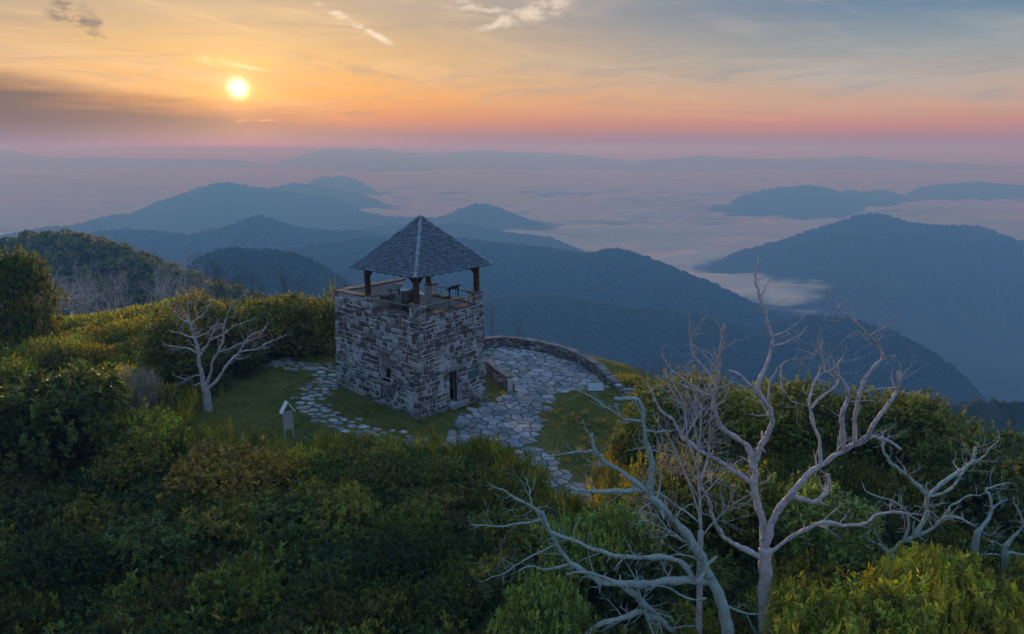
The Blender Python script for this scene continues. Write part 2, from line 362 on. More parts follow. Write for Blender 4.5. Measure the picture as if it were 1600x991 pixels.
# ---------------------------------------------------------------- terrain
_th = np.array([-180, -140, -110, -90, -60, -40, -25, -10, 10, 35, 60, 90, 120, 150, 180.])
_re = np.array([36, 40, 50, 50, 41, 30, 22, 15.5, 15.5, 14.5, 11, 15, 30, 38, 36.])
_sl = np.array([.50, .40, .34, .34, .36, .40, .50, .60, .62, .62, .60, .52, .50, .50, .50])
FLOOR = -640.0
def zg(x, y, detail=True):
    x = np.asarray(x, float); y = np.asarray(y, float)
    base = np.clip(-.07 * (x + 5.5), -1.3, 1.1)
    base = base - .05 * np.clip(26 - y, 0, 30)
    dx, dy = x, y - 42; r = np.hypot(dx, dy); th = np.degrees(np.arctan2(dx, dy))
    Re = np.interp(th, _th, _re); sl = np.interp(th, _th, _sl)
    d = np.clip(r - Re, 0, None); drop = sl * d * d / (d + 5)
    z = base - drop
    if detail:
        amp = np.clip(d / 60, 0, 1)
        z = z + .05 * fbm(x * .35, y * .35, 5, 3) * 1.0 + amp * 3.0 * fbm(x * .03, y * .03, 9, 3) + np.clip(d / 600, 0, 1) * 45 * fbm(x / 420, y / 420, 21, 4)
    fl = FLOOR + 40 * fbm(x / 1500, y / 1500, 31, 4)
    k_ = 40.0
    return np.where(z > fl + 200, z, fl + k_ * np.logaddexp(0, (z - fl) / k_))
def G(x, y, dz=0.0):                   # photo pixel -> point on the near ground
    d = ray(x, y); t = (CAM_Z) / -d[2]
    for _ in range(25):
        p = np.array([0, 0, CAM_Z]) + d * t; t = t + (p[2] - float(zg(p[0], p[1])) - dz) / -d[2] * .8
    return np.array([0, 0, CAM_Z]) + d * t
na, nr = 560, 330
rr = np.concatenate([np.linspace(0, 60, 150)[1:], np.geomspace(60, 60000, nr - 149)[1:]]); aa = np.linspace(0, 2 * np.pi, na, endpoint=False)
AA, RR = np.meshgrid(aa, rr); X = RR * np.sin(AA); Y = 42 + RR * np.cos(AA); Zt = zg(X, Y)
V = np.concatenate([[[0, 42, float(zg(0, 42))]], np.stack([X, Y, Zt], -1).reshape(-1, 3)])
ii, jj = np.meshgrid(np.arange(len(rr) - 1), np.arange(na), indexing='ij'); j2 = (jj + 1) % na
Q = np.stack([1 + ii * na + jj, 1 + (ii + 1) * na + jj, 1 + (ii + 1) * na + j2, 1 + ii * na + j2], -1).reshape(-1, 4)[:, ::-1]
T0 = np.array([(0, 1 + j, 1 + (j + 1) % na) for j in range(na)])[:, ::-1]
me = fast_mesh('ground', V, [Q, T0], None, True, M['ground']); me.materials.append(M['forest_slope'])
rq = np.concatenate([rr[ii.ravel()], np.zeros(na)]); me.polygons.foreach_set('material_index', (rq > 95).astype(np.int32))
tag(obj('ground', me), kind='structure')

# ---- mountains: crests placed at their distance, spurs and gullies running down both sides
ico_v = []; t_ = (1 + 5 ** .5) / 2
for s1 in (-1, 1):
    for s2 in (-t_, t_): ico_v += [(0, s1, s2), (s1, s2, 0), (s2, 0, s1)]
ico_v = np.array(ico_v, float); ico_v /= np.linalg.norm(ico_v[0])
def _hull():
    F = []
    n = len(ico_v); e = min(np.linalg.norm(ico_v[0] - ico_v[i]) for i in range(1, n)) * 1.05
    for a in range(n):
        for b in range(a + 1, n):
            for c in range(b + 1, n):
                if max(np.linalg.norm(ico_v[a] - ico_v[b]), np.linalg.norm(ico_v[b] - ico_v[c]), np.linalg.norm(ico_v[a] - ico_v[c])) < e:
                    nrm = np.cross(ico_v[b] - ico_v[a], ico_v[c] - ico_v[a])
                    F.append((a, b, c) if nrm @ ico_v[a] > 0 else (a, c, b))
    return np.array(F)
ico_f = _hull()
def blob_trees(name, P, size, seed, parent=None, c0=(.026, .042, .016), c1=(.060, .075, .024)):
    r_ = np.random.default_rng(seed); n = len(P)
    sc = size * r_.uniform(.6, 1.35, n)
    jit = 1 + r_.uniform(-.28, .28, (n, 12, 3))
    V = ico_v[None] * jit * sc[:, None, None] * np.array([.55, .55, .75]) + P[:, None, :] + np.array([0, 0, .35])[None, None] * sc[:, None, None]
    Fq = ico_f[None] + (np.arange(n) * 12)[:, None, None]
    f = r_.uniform(0, 1, (n, 1, 1)); c = np.array(c0) * (1 - f) + np.array(c1) * f; c = np.repeat(c, 12, 1)
    o = obj(name, fast_mesh(name, V.reshape(-1, 3), Fq.reshape(-1, 3), c.reshape(-1, 3), True, M['canopy']), parent)
    return o
MOUNT = []
def mountain(pts, Wf, Wb, slope, seed, ns=420, nt=90, round_=60, spur=.30, lam=420, trees=0, tsize=9, z_rough=1.5):
    pts = np.array(pts, float)
    s = np.linspace(pts[0, 0], pts[-1, 0], ns)
    ypx = np.interp(s, pts[:, 0], pts[:, 1]); D = np.interp(s, pts[:, 0], pts[:, 2])
    kern = np.hanning(max(5, int(ns / 22) | 1)); kern /= kern.sum(); h = len(kern) // 2
    sm = lambda a: np.convolve(np.concatenate([2 * a[0] - a[h:0:-1], a, 2 * a[-1] - a[-2:-h - 2:-1]]), kern, 'valid')
    ypx = sm(ypx); D = sm(D)
    C = np.array([at(a, b, c) for a, b, c in zip(s, ypx, D)])
    C[:, 2] += z_rough * D / 1000 * fbm(s / 9, s * 0 + seed, seed, 3)
    rad = C[:, :2] / np.linalg.norm(C[:, :2], axis=1)[:, None]
    tau = np.linspace(-1, 1, nt); t = np.where(tau < 0, -np.abs(tau) ** 1.4 * Wf, np.abs(tau) ** 1.4 * Wb)
    Xm = C[:, 0][:, None] + rad[:, 0][:, None] * t[None]; Ym = C[:, 1][:, None] + rad[:, 1][:, None] * t[None]
    at_ = np.abs(t)[None]
    dr = slope * (np.sqrt(at_ ** 2 + round_ ** 2) - round_)
    Zm = C[:, 2][:, None] - dr + np.minimum(at_ * spur, lam * .28) * (ridged(Xm / lam, Ym / lam, seed, 3) - .95) + np.minimum(at_ * .05, 8) * fbm(Xm / 60, Ym / 60, seed + 3, 2)
    ii, jj = np.meshgrid(np.arange(ns - 1), np.arange(nt - 1), indexing='ij')
    Qm = np.stack([ii * nt + jj, (ii + 1) * nt + jj, (ii + 1) * nt + jj + 1, ii * nt + jj + 1], -1).reshape(-1, 4)
    Vm = np.stack([Xm, Ym, Zm], -1).reshape(-1, 3)
    o = obj('mountain', fast_mesh('mountain', Vm, Qm, None, True, M['forest_slope'])); tag(o, kind='structure')
    MOUNT.append((Xm, Ym, Zm))
    if trees:
        r_ = np.random.default_rng(seed + 50)
        i = r_.integers(0, ns - 1, trees); jf = np.clip(np.abs(r_.normal(0, .33, trees)), 0, .95); jn = ((nt - 1) / 2 - jf * (nt - 1) / 2 + r_.uniform(-1, 1.5, trees))
        j = np.clip(jn.astype(int), 0, nt - 2); u = r_.uniform(0, 1, (trees, 1)); w = r_.uniform(0, 1, (trees, 1))
        Vg = Vm.reshape(ns, nt, 3)
        Pt = (Vg[i, j] * (1 - u) + Vg[i + 1, j] * u) * (1 - w) + (Vg[i, j + 1] * (1 - u) + Vg[i + 1, j + 1] * u) * w
        b = blob_trees('woodland', Pt, tsize, seed); b.parent = o; b['kind'] = 'stuff'
    return o, Vm.reshape(ns, nt, 3)
def D_(pts, d): return [(x, y, d) for x, y in pts]
# near wooded hill across the saddle
hill, hillV = mountain([(-160, 429, 300), (-60, 401, 320), (0, 387, 320), (50, 377, 310), (90, 376, 300), (130, 380, 290), (170, 389, 275), (205, 402, 262), (240, 418, 250), (280, 434, 235), (320, 450, 222), (360, 471, 210), (420, 499, 200), (480, 529, 190)],
               170, 300, .34, 11, 260, 70, 40, .12, 90)
# low ridge and rounded hill before the main valley
mountain([(230, 480, 1000), (280, 436, 960), (310, 413, 930), (340, 399, 910), (365, 396, 900), (400, 398, 900), (435, 400, 900), (470, 407, 900), (500, 420, 890), (530, 442, 880), (570, 480, 850), (620, 520, 820)], 520, 500, .45, 12, 320, 90, 60, .18, 260, 9000, 6.5)
mountain([(640, 500, 1350), (700, 482, 1330), (760, 473, 1300), (800, 468, 1280), (850, 467, 1250), (900, 472, 1230), (960, 482, 1220), (1000, 489, 1210), (1060, 492, 1200), (1130, 507, 1180), (1175, 522, 1170), (1215, 508, 1160), (1260, 499, 1150), (1300, 502, 1130), (1345, 508, 1110), (1390, 523, 1090), (1440, 548, 1060), (1480, 573, 1030), (1520, 610, 1000), (1560, 660, 960)],
         700, 650, .52, 13, 560, 100, 60, .22, 300, 22000, 6.5)
# dark spur at the right-hand edge
mountain([(1440, 668, 330), (1490, 652, 330), (1530, 649, 330), (1600, 652, 330), (1680, 658, 330), (1800, 668, 330)], 180, 200, .5, 14, 160, 50, 30, .1, 90, 2600, 5.5)
# the long ridge behind the tower running down to the right
mountain([(380, 400, 1800), (460, 392, 1850), (560, 378, 1900), (640, 380, 1900), (720, 377, 1900), (790, 386, 1900), (860, 392, 1900), (915, 402, 1880), (945, 394, 1860), (972, 393, 1850), (1010, 406, 1830), (1060, 426, 1800), (1110, 446, 1780), (1160, 470, 1750), (1210, 496, 1720), (1260, 520, 1700), (1330, 560, 1650)],
         800, 800, .5, 15, 560, 100, 80, .28, 420, 20000, 8)
# hill with the pointed top behind the rounded one, and the shoulder beyond the roof
mountain([(40, 420, 2300), (100, 385, 2300), (150, 366, 2300), (190, 362, 2300), (240, 364, 2320), (300, 372, 2350), (345, 362, 2400), (375, 350, 2450), (402, 339, 2500), (425, 345, 2500), (460, 357, 2500), (510, 364, 2500), (560, 364, 2500), (610, 372, 2480), (680, 382, 2450), (760, 400, 2400)], 900, 900, .45, 16, 420, 90, 90, .28, 480, 9000, 9)
mountain([(540, 360, 3400), (600, 352, 3400), (650, 350, 3400), (690, 350, 3400), (712, 347, 3400), (745, 352, 3400), (790, 362, 3400), (830, 367, 3400), (860, 370, 3350), (890, 383, 3300), (925, 400, 3250), (980, 430, 3200)], 1200, 900, .42, 17, 360, 80, 90, .28, 520)
mountain([(255, 384, 2900), (290, 368, 2900), (325, 356, 2900), (345, 357, 2900), (380, 375, 2850)], 500, 600, .4, 29, 160, 60, 90, .25, 480)
# the main mountain on the left with its long shoulders
mountain([(-160, 388, 2900), (-40, 376, 3000), (20, 364, 3150), (70, 354, 3400), (115, 352, 3600), (145, 343, 3900), (175, 335, 4200), (208, 333, 4500), (240, 317, 4700), (280, 304, 4750), (318, 291, 4800), (352, 283, 4850), (392, 291, 4850), (430, 297, 4850), (470, 302, 4800), (508, 307, 4750), (540, 317, 4700), (570, 331, 4650), (605, 338, 4600), (690, 340, 4600), (760, 343, 4550), (840, 360, 4500)],
         1700, 1300, .40, 18, 520, 90, 120, .30, 700)
mountain([(395, 296, 6300), (430, 292, 6300), (462, 285, 6300), (490, 289, 6300), (520, 294, 6300), (560, 302, 6300), (590, 312, 6300), (640, 340, 6300)], 900, 700, .36, 19, 200, 60, 120, .25, 700)
mountain([(440, 315, 8200), (470, 296, 8200), (490, 280, 8200), (506, 275, 8200), (520, 277, 8200), (540, 275, 8200), (556, 280, 8200), (575, 290, 8200), (610, 315, 8200)], 900, 700, .34, 20, 160, 60, 120, .22, 700)
mountain([(660, 346, 4600), (695, 337, 4600), (718, 326, 4600), (740, 319, 4600), (757, 317, 4600), (780, 324, 4600), (805, 334, 4550), (840, 349, 4450), (880, 362, 4400), (920, 372, 4350)], 900, 800, .42, 22, 220, 60, 90, .28, 600)
# the mountain on the right beyond the fog inlet
mountain([(1090, 432, 3050), (1145, 398, 3050), (1185, 388, 3050), (1230, 376, 3050), (1268, 362, 3050), (1310, 350, 3050), (1340, 339, 3050), (1365, 335, 3050), (1390, 341, 3050), (1420, 351, 3050), (1460, 355, 3050), (1508, 356, 3050), (1538, 358, 3050), (1562, 369, 3040), (1595, 380, 3030), (1660, 388, 3000), (1760, 402, 2950), (1900, 430, 2900)],
         1500, 1000, .34, 23, 620, 110, 90, .24, 560, 14000, 9.5)
# islands in the fog and the far ranges
mountain([(1095, 362, 5900), (1125, 330, 5900), (1152, 308, 5900), (1190, 297, 5900), (1222, 292, 5900), (1262, 289, 5900), (1288, 292, 5900), (1312, 300, 5900), (1335, 318, 5900), (1365, 350, 5900)], 1000, 800, .26, 24, 240, 60, 120, .22, 600)
mountain([(1270, 335, 6500), (1300, 306, 6500), (1325, 296, 6500), (1355, 300, 6500), (1378, 295, 6500), (1400, 302, 6500), (1425, 312, 6500), (1480, 345, 6500)], 800, 800, .28, 25, 180, 60, 140, .2, 700)
mountain([(1340, 340, 7200), (1410, 306, 7200), (1440, 291, 7200), (1480, 287, 7200), (1515, 285, 7200), (1540, 284, 7200), (1570, 288, 7200), (1610, 290, 7200), (1700, 294, 7200), (1800, 304, 7200)], 1100, 900, .30, 26, 240, 60, 150, .22, 800)
mountain([(430, 255, 18500), (470, 242, 18500), (500, 234, 18500), (525, 232, 18500), (560, 234, 18500), (588, 232, 18500), (620, 238, 18500), (680, 240, 18500), (720, 237, 18500), (745, 234, 18500), (790, 237, 18500), (860, 239, 18500), (920, 244, 18500), (980, 251, 18500)], 3000, 3000, .2, 27, 300, 40, 300, .15, 2500, z_rough=.9)
mountain([(880, 261, 17000), (940, 254, 17000), (1000, 251, 17000), (1050, 248, 17000), (1095, 242, 17000), (1130, 246, 17000), (1180, 248, 17000), (1250, 248, 17000), (1300, 247, 17000), (1340, 244, 17000), (1390, 249, 17000), (1450, 255, 17000), (1520, 256, 17000), (1600, 261, 17000), (1720, 267, 17000)], 2500, 2500, .2, 28, 320, 40, 300, .15, 2200, z_rough=.9)
mountain([(-120, 240, 18000), (-40, 235, 18000), (20, 234, 18000), (48, 243, 18000), (110, 248, 18000), (165, 245, 18000), (220, 249, 18000), (300, 248, 18000), (380, 251, 18000), (450, 261, 18000)], 2500, 2500, .2, 30, 240, 40, 300, .15, 2200, z_rough=.9)
mountain([(30, 265, 17000), (60, 257, 17000), (95, 252, 17000), (130, 259, 17000), (160, 266, 17000)], 1500, 1500, .2, 33, 120, 40, 250, .15, 1500)

# ---- the sea of fog in the valleys
FOG_Z = -468.0
na, nr = 520, 430
fa = np.linspace(R(-75), R(75), na); fr = np.geomspace(1500, 52000, nr)
Ra, Aa = np.meshgrid(fr, fa, indexing='ij'); X = Ra * np.sin(Aa); Y = Ra * np.cos(Aa)
bil = lambda sx, sy, sd, o_: 1 - 2 * np.abs(fbm(X / sx, Y / sy, sd, o_))
wave = 34 * bil(1100, 700, 41, 4) + 40 * fbm(X / 4200, Y / 2600, 45, 3) + 16 * bil(420, 300, 49, 3)
Zf = FOG_Z - 14 + wave * np.clip(Ra / 6500, .55, .9)
top = np.full((nr, na), -2000.0)
for Xm, Ym, Zm in MOUNT[1:]:
    ns, nt = Xm.shape
    for du in (0, .25, .5, .75):
        f = lambda A: A[:-1] * (1 - du) + A[1:] * du
        for dv in (0, .5):
            g = lambda A: f(A)[:, :-1] * (1 - dv) + f(A)[:, 1:] * dv
            xm, ym, zm = g(Xm).ravel(), g(Ym).ravel(), g(Zm).ravel()
            ri = np.round(np.log(np.hypot(xm, ym) / 1500) / np.log(52000 / 1500) * (nr - 1)).astype(int)
            ai = np.round((np.arctan2(xm, ym) - R(-75)) / R(150) * (na - 1)).astype(int)
            ok = (ri >= 0) & (ri < nr) & (ai >= 0) & (ai < na); np.maximum.at(top, (ri[ok], ai[ok]), zm[ok])
pad = np.pad(top, 1, mode='edge'); top = np.maximum.reduce([pad[1:-1, 1:-1], pad[:-2, 1:-1], pad[2:, 1:-1], pad[1:-1, :-2], pad[1:-1, 2:]])
thick = np.clip((Zf - top + 4) / 130, -.5, 1.25)
pxs = np.array([0, 900, 1000, 1080, 1150, 1230, 1290, 1340, 1400, 1700]); rin = np.array([2500, 2500, 2350, 2050, 1950, 2050, 2350, 2850, 3150, 3200.])
xpx = CX + F_PX * np.tan(Aa) / 1.0
inner = np.interp(xpx, pxs, rin)
thick = np.minimum(thick, (Ra - inner) / 900 + .30 * fbm(X / 260, Y / 260, 55, 3))
ii, jj = np.meshgrid(np.arange(nr - 1), np.arange(na - 1), indexing='ij')
Q = np.stack([ii * na + jj, ii * na + jj + 1, (ii + 1) * na + jj + 1, (ii + 1) * na + jj], -1).reshape(-1, 4)[:, ::-1]
keep = (thick.ravel()[Q].max(1) > -.45); Q = Q[keep]
me = fast_mesh('valley_fog', np.stack([X, Y, Zf], -1).reshape(-1, 3), Q, None, True, M['valley_fog'])
a_ = me.attributes.new('thick', 'FLOAT', 'POINT'); a_.data.foreach_set('value', thick.ravel().astype(np.float32))
tag(obj('valley_fog', me), 'sea of pale fog filling the valleys between the mountains', 'fog', kind='stuff')

# ---- the air
hb = MB(); x0, x1, y0, y1, z0, z1 = -62000, 62000, -61000, 62500, FLOOR - 160, 40
hb.hexa([(x0, y0, z0), (x1, y0, z0), (x1, y1, z0), (x0, y1, z0), (x0, y0, z1), (x1, y0, z1), (x1, y1, z1), (x0, y1, z1)])
m, q = material('haze'); pv = q.n('ShaderNodeVolumePrincipled'); pv.inputs['Color'].default_value = (.086, .32, .79, 1); pv.inputs['Density'].default_value = 5.6e-4; pv.inputs['Absorption Color'].default_value = (.92, .54, .0, 1)
pv.inputs['Anisotropy'].default_value = .12
o_ = q.n('ShaderNodeOutputMaterial'); q.t.links.new(pv.outputs[0], o_.inputs['Volume']); M['haze'] = m
tag(hb.build('haze', m), 'pale bluish morning haze filling the air', 'haze', kind='stuff')

# ================================================================= the lookout tower
AZR = R(40.0)
dR = np.array([math.sin(AZR), math.cos(AZR), 0.]); dL = np.array([-math.cos(AZR), math.sin(AZR), 0.]); UZ = np.array([0, 0, 1.])
FC = np.array([-5.47, 40.0, 0.0])                      # front corner of the tower on the ground
LR, LL, Z_SILL, Z_PIER, Z_DECK, Z_BOT = 5.9, 8.0, 6.1, 6.8, 5.15, -1.2
BAT = .022                                             # batter of the walls
def TW(a, b, z): return FC + dR * a + dL * b + UZ * z  # tower coordinates: along right face, along left face, up
tower = thing('lookout_tower', 'square rubble stone lookout tower with open shingled pavilion roof on the summit', 'tower', tuple(FC))
TREV = Matrix.Translation(-Vector(FC))
def tpart(name, me, kind=None, parent=None):
    o = obj(name, me, parent or tower)
    if parent is None: o.matrix_parent_inverse = TREV
    if kind: o['kind'] = kind
    return o
def tbuild(mb, name, mat, kind=None, parent=None, smooth=False): return tpart(name, mb.mesh(name, M[mat], smooth), kind, parent)
DOOR = (2.55, 3.45, .15, 2.35); WIN = (2.55, 3.55, 1.75, 3.6)
# wall cores (mortar), each side as slabs round its openings
def face_pt(side, s, z, outw):
    off = outw - BAT * z
    t_ = BAT * z
    if side == 'R': s = t_ + s * (LR - 2 * t_) / LR; return FC + dR * s - dL * off + UZ * z
    if side == 'L': s = t_ + s * (LL - 2 * t_) / LL; return FC + dL * s - dR * off + UZ * z
    if side == 'B': s = t_ + s * (LL - 2 * t_) / LL; return FC + dR * (LR + off) + dL * s + UZ * z     # back right
    if side == 'K': s = t_ + s * (LR - 2 * t_) / LR; return FC + dL * (LL + off) + dR * s + UZ * z     # back left
def slab(mb, side, s0, s1, z0, z1, thick=.55, outw=0., nz=1, col=(1, 1, 1)):
    p = [face_pt(side, s0, z0, outw), face_pt(side, s1, z0, outw), face_pt(side, s1, z0, -thick), face_pt(side, s0, z0, -thick)]
    q_ = [face_pt(side, s0, z1, outw), face_pt(side, s1, z1, outw), face_pt(side, s1, z1, -thick), face_pt(side, s0, z1, -thick)]
    mb.hexa(p + q_, col)
PB = 4.4 + .45          # end of the pavilion along the left face; the stair bay lies beyond
core = MB()
slab(core, 'R', 0, DOOR[0], Z_BOT, Z_SILL); slab(core, 'R', DOOR[1], LR, Z_BOT, Z_SILL); slab(core, 'R', DOOR[0], DOOR[1], Z_BOT, DOOR[2]); slab(core, 'R', DOOR[0], DOOR[1], DOOR[3], Z_SILL)
e_ = .56
slab(core, 'L', e_, WIN[0], Z_BOT, Z_SILL); slab(core, 'L', WIN[1], LL, Z_BOT, Z_SILL); slab(core, 'L', WIN[0], WIN[1], Z_BOT, WIN[2]); slab(core, 'L', WIN[0], WIN[1], WIN[3], Z_SILL)
slab(core, 'B', e_, LL, Z_BOT, Z_SILL); slab(core, 'K', e_, LR - e_, Z_BOT, Z_SILL)
# piers at the posts and the raised walls of the stair bay
def pier(side, s0, s1, z1=Z_PIER, thick=.62): slab(core, side, s0, s1, Z_SILL, z1, thick)
pier('R', 0, .72); pier('R', LR - .72, LR); pier('B', PB - .7, PB); pier('L', PB - .62, PB + .1)
slab(core, 'L', PB + .1, LL, Z_SILL, Z_PIER - .06, .5); slab(core, 'K', .52, LR, Z_SILL, Z_PIER - .06, .5)
wall = tbuild(core, 'wall_core', 'mortar')
# stones
SCOL = np.array([(.075, .066, .074), (.10, .086, .088), (.14, .136, .148), (.06, .063, .076), (.15, .115, .095), (.19, .192, .205), (.11, .108, .125), (.30, .32, .35)])
stones = []
def block(P4, nrm, proud, bev, seedv):
    """a rounded block on a wall: four outline corners, pushed out along nrm"""
    P4 = np.asarray(P4); c = P4.mean(0); r_ = np.random.default_rng(seedv)
    V = []
    for ins, o_ in ((0, -.12), (0.0, proud * .55), (bev, proud)):
        for p in P4: V.append(p + (c - p) * ins + nrm * (o_ + (r_.uniform(-.012, .012) if o_ > 0 else 0)))
    V.append(c + nrm * (proud + r_.uniform(.004, .022)))
    Qf = [(i + kk_ * 4, (i + 1) % 4 + kk_ * 4, (i + 1) % 4 + 4 + kk_ * 4, i + 4 + kk_ * 4) for kk_ in (0, 1) for i in range(4)]
    Tf = [(8 + i, 8 + (i + 1) % 4, 12) for i in range(4)]
    return np.array(V), Qf, Tf
def lay_stones(side, L, z0, z1, holes, seed, limits=None, hmin=.17, hmax=.38, wmin=.17, wmax=.48):
    r_ = np.random.default_rng(seed); z = z0
    nrm = {'R': -dL, 'L': -dR, 'B': dR, 'K': dL}[side]
    while z < z1 - .05:
        h = min(r_.uniform(hmin, hmax), z1 - z)
        s = -.03
        while s < L - .02:
            w = r_.uniform(wmin, wmax) * (1.25 if h > .26 else 1); 
            if L - s - w < .16: w = L - s + .03
            segs = [(s, s + w)]
            s += w
            for a, b in segs:
                zc = z + h / 2; sc_ = (a + b) / 2
                if limits and not limits(sc_, zc): continue
                skip = False
                for h0, h1, g0, g1 in holes:
                    if z < g1 - .02 and z + h > g0 + .02:
                        if a >= h0 - .05 and b <= h1 + .05: skip = True
                        elif a < h0 < b: b = h0 + .015
                        elif a < h1 < b: a = h1 - .015
                if skip or b - a < .07: continue
                subs = [(z, z + h)]
                if h > .24 and b - a < .5 and r_.random() < .45: m_ = z + h * r_.uniform(.4, .6); subs = [(z, m_), (m_, z + h)]
                for u0, u1 in subs:
                    g = r_.uniform(.012, .034)
                    wz = lambda ss: .035 * math.sin(ss * 1.9 + u0 * 3 + seed) + .02 * math.sin(ss * 5.3 + seed)
                    j = lambda: r_.uniform(-.026, .026)
                    P4 = [face_pt(side, a + g + j(), u0 + g + wz(a) + j(), 0), face_pt(side, b - g + j(), u0 + g + wz(b) + j(), 0), face_pt(side, b - g + j(), u1 - g + wz(b) + j(), 0), face_pt(side, a + g + j(), u1 - g + wz(a) + j(), 0)]
                    if side in 'LB': P4 = [P4[i] for i in (1, 0, 3, 2)]
                    col = SCOL[r_.integers(len(SCOL))] * r_.uniform(.75, 1.2)
                    # pale lime bloom on patches of the masonry
                    bl = float(fbm((a + b) / 2 * .55 + (3.3 if side == 'R' else 0), zc * .55, 77, 3))
                    if bl > .2 and r_.random() < .55: col = col * .55 + np.array([.44, .53, .62]) * min(.58, .15 + bl)
                    stones.append((side, (b - a) * (u1 - u0), block(P4, nrm, r_.uniform(.006, .055), r_.uniform(.16, .32), int(r_.integers(1e9))), col))
        z += h
lay_stones('R', LR, -.75, Z_SILL, [DOOR], 101)
lay_stones('L', LL, -.45, Z_SILL, [WIN], 102)
lay_stones('R', LR, Z_SILL, Z_PIER, [], 103, lambda s, z: s < .72 or s > LR - .72)
lay_stones('L', LL, Z_SILL, Z_PIER, [], 104, lambda s, z: s < .7 or s > PB - .62)
nvis = len(stones)
lay_stones('B', LL, -1.0, Z_SILL, [], 105, None, .24, .36, .35, .8)
lay_stones('K', LR, -.6, Z_PIER - .06, [], 106, None, .24, .36, .35, .8)
order = sorted(range(nvis), key=lambda i: -stones[i][1])
single = set(order[:300]); rest = MB()
for i, (side, ar, (Vs, Qs, Ts), col) in enumerate(stones):
    if i in single:
        mb = MB(); mb.add(Vs, Qs, Ts, col); tbuild(mb, 'stone', 'rubble')
    else: rest.add(Vs, Qs, Ts, col)
tbuild(rest, 'small_stones', 'rubble', 'stuff')
# coping slabs on sills and piers
def cope(side, s0, s1, z, n, seed, over=.06, thick=.6, h=.09):
    r_ = np.random.default_rng(seed); e = np.linspace(s0, s1, n + 1) + np.concatenate([[0], r_.uniform(-.1, .1, n - 1), [0]])
    for a, b in zip(e[:-1], e[1:]):
        mb = MB(); hh = h * r_.uniform(.85, 1.2); g = .008
        p = [face_pt(side, a + g, z + .003, over), face_pt(side, b - g, z + .003, over), face_pt(side, b - g, z + .003, -thick), face_pt(side, a + g, z + .003, -thick)]
        mb.hexa([*p, *[x + UZ * hh + (np.mean(p, 0) - x) * .04 + r_.uniform(-.008, .008, 3) for x in p]], np.array([.115, .105, .104]) * r_.uniform(.7, 1.2))
        tbuild(mb, 'coping_stone', 'coping')
cope('R', .74, LR - .74, Z_SILL, 6, 1); cope('L', .74, PB - .64, Z_SILL, 5, 2); cope('B', .6, PB - .72, Z_SILL, 6, 3); 
cope('R', -.04, .72, Z_PIER, 2, 4, .05, .68); cope('R', LR - .74, LR + .04, Z_PIER, 2, 5, .05, .68); cope('L', PB - .64, PB + .1, Z_PIER, 2, 6, .05, .68)
cope('B', PB - .72, PB + .02, Z_PIER, 2, 7, .05, .68); cope('L', PB + .12, LL, Z_PIER - .06, 4, 8, .07, .55); cope('K', .56, LR, Z_PIER - .06, 7, 9, .07, .55)
# inner pier of the pavilion toward the stair bay, deck, stair well
mb = MB(); slab(mb, 'B', PB, LL - .52, Z_SILL, Z_SILL + .02)
dk = MB(); dk.hexa([TW(.5, .5, Z_DECK - .2), TW(LR - .5, .5, Z_DECK - .2), TW(LR - .5, PB, Z_DECK - .2), TW(.5, PB, Z_DECK - .2), TW(.5, .5, Z_DECK), TW(LR - .5, .5, Z_DECK), TW(LR - .5, PB, Z_DECK), TW(.5, PB, Z_DECK)])
tbuild(dk, 'deck_slab', 'mortar')
for i in range(16):
    a0 = .52 + i * (LR - 1.04) / 16; mb = MB(); w_ = (LR - 1.04) / 16 - .015
    mb.hexa([TW(a0, .52, Z_DECK + .004), TW(a0 + w_, .52, Z_DECK + .004), TW(a0 + w_, PB - .02, Z_DECK + .004), TW(a0, PB - .02, Z_DECK + .004)] + [TW(a0, .52, Z_DECK + .04), TW(a0 + w_, .52, Z_DECK + .04), TW(a0 + w_, PB - .02, Z_DECK + .04), TW(a0, PB - .02, Z_DECK + .04)])
    tbuild(mb, 'deck_board', 'deck_wood')
for i in range(9):                                     # stair flight rising in the left bay
    mb = MB(); b0, b1 = PB + .25, LL - .55; a0 = LR - .7 - i * .3; z_ = Z_DECK - i * .19
    mb.hexa([TW(a0 - .32, b0, z_ - .19), TW(a0, b0, z_ - .19), TW(a0, b1, z_ - .19), TW(a0 - .32, b1, z_ - .19), TW(a0 - .32, b0, z_), TW(a0, b0, z_), TW(a0, b1, z_), TW(a0 - .32, b1, z_)], (.17, .165, .165))
    tbuild(mb, 'step', 'coping')
def tbox(mb, a0, a1, b0, b1, z0, z1, col=(.16, .15, .15)):
    mb.hexa([TW(a0, b0, z0), TW(a1, b0, z0), TW(a1, b1, z0), TW(a0, b1, z0), TW(a0, b0, z1), TW(a1, b0, z1), TW(a1, b1, z1), TW(a0, b1, z1)], col)
for (a0, a1) in ((1.6, 2.7), (3.3, 4.3)):              # low stone wall along the stair bay, broken by the entry
    r_ = np.random.default_rng(int(a0 * 10)); z_ = Z_DECK; ip = MB()
    while z_ < Z_SILL + .45:
        h_ = r_.uniform(.16, .26); s_ = a0
        while s_ < a1:
            w_ = min(r_.uniform(.25, .5), a1 - s_); tbox(ip, s_ + .01, s_ + w_ - .01, PB + r_.uniform(-.03, .02), PB + .22 + r_.uniform(-.02, .04), z_ + .01, z_ + h_ - .01, SCOL[r_.integers(8)]); s_ += w_
        z_ += h_
    tbuild(ip, 'stair_wall', 'rubble')
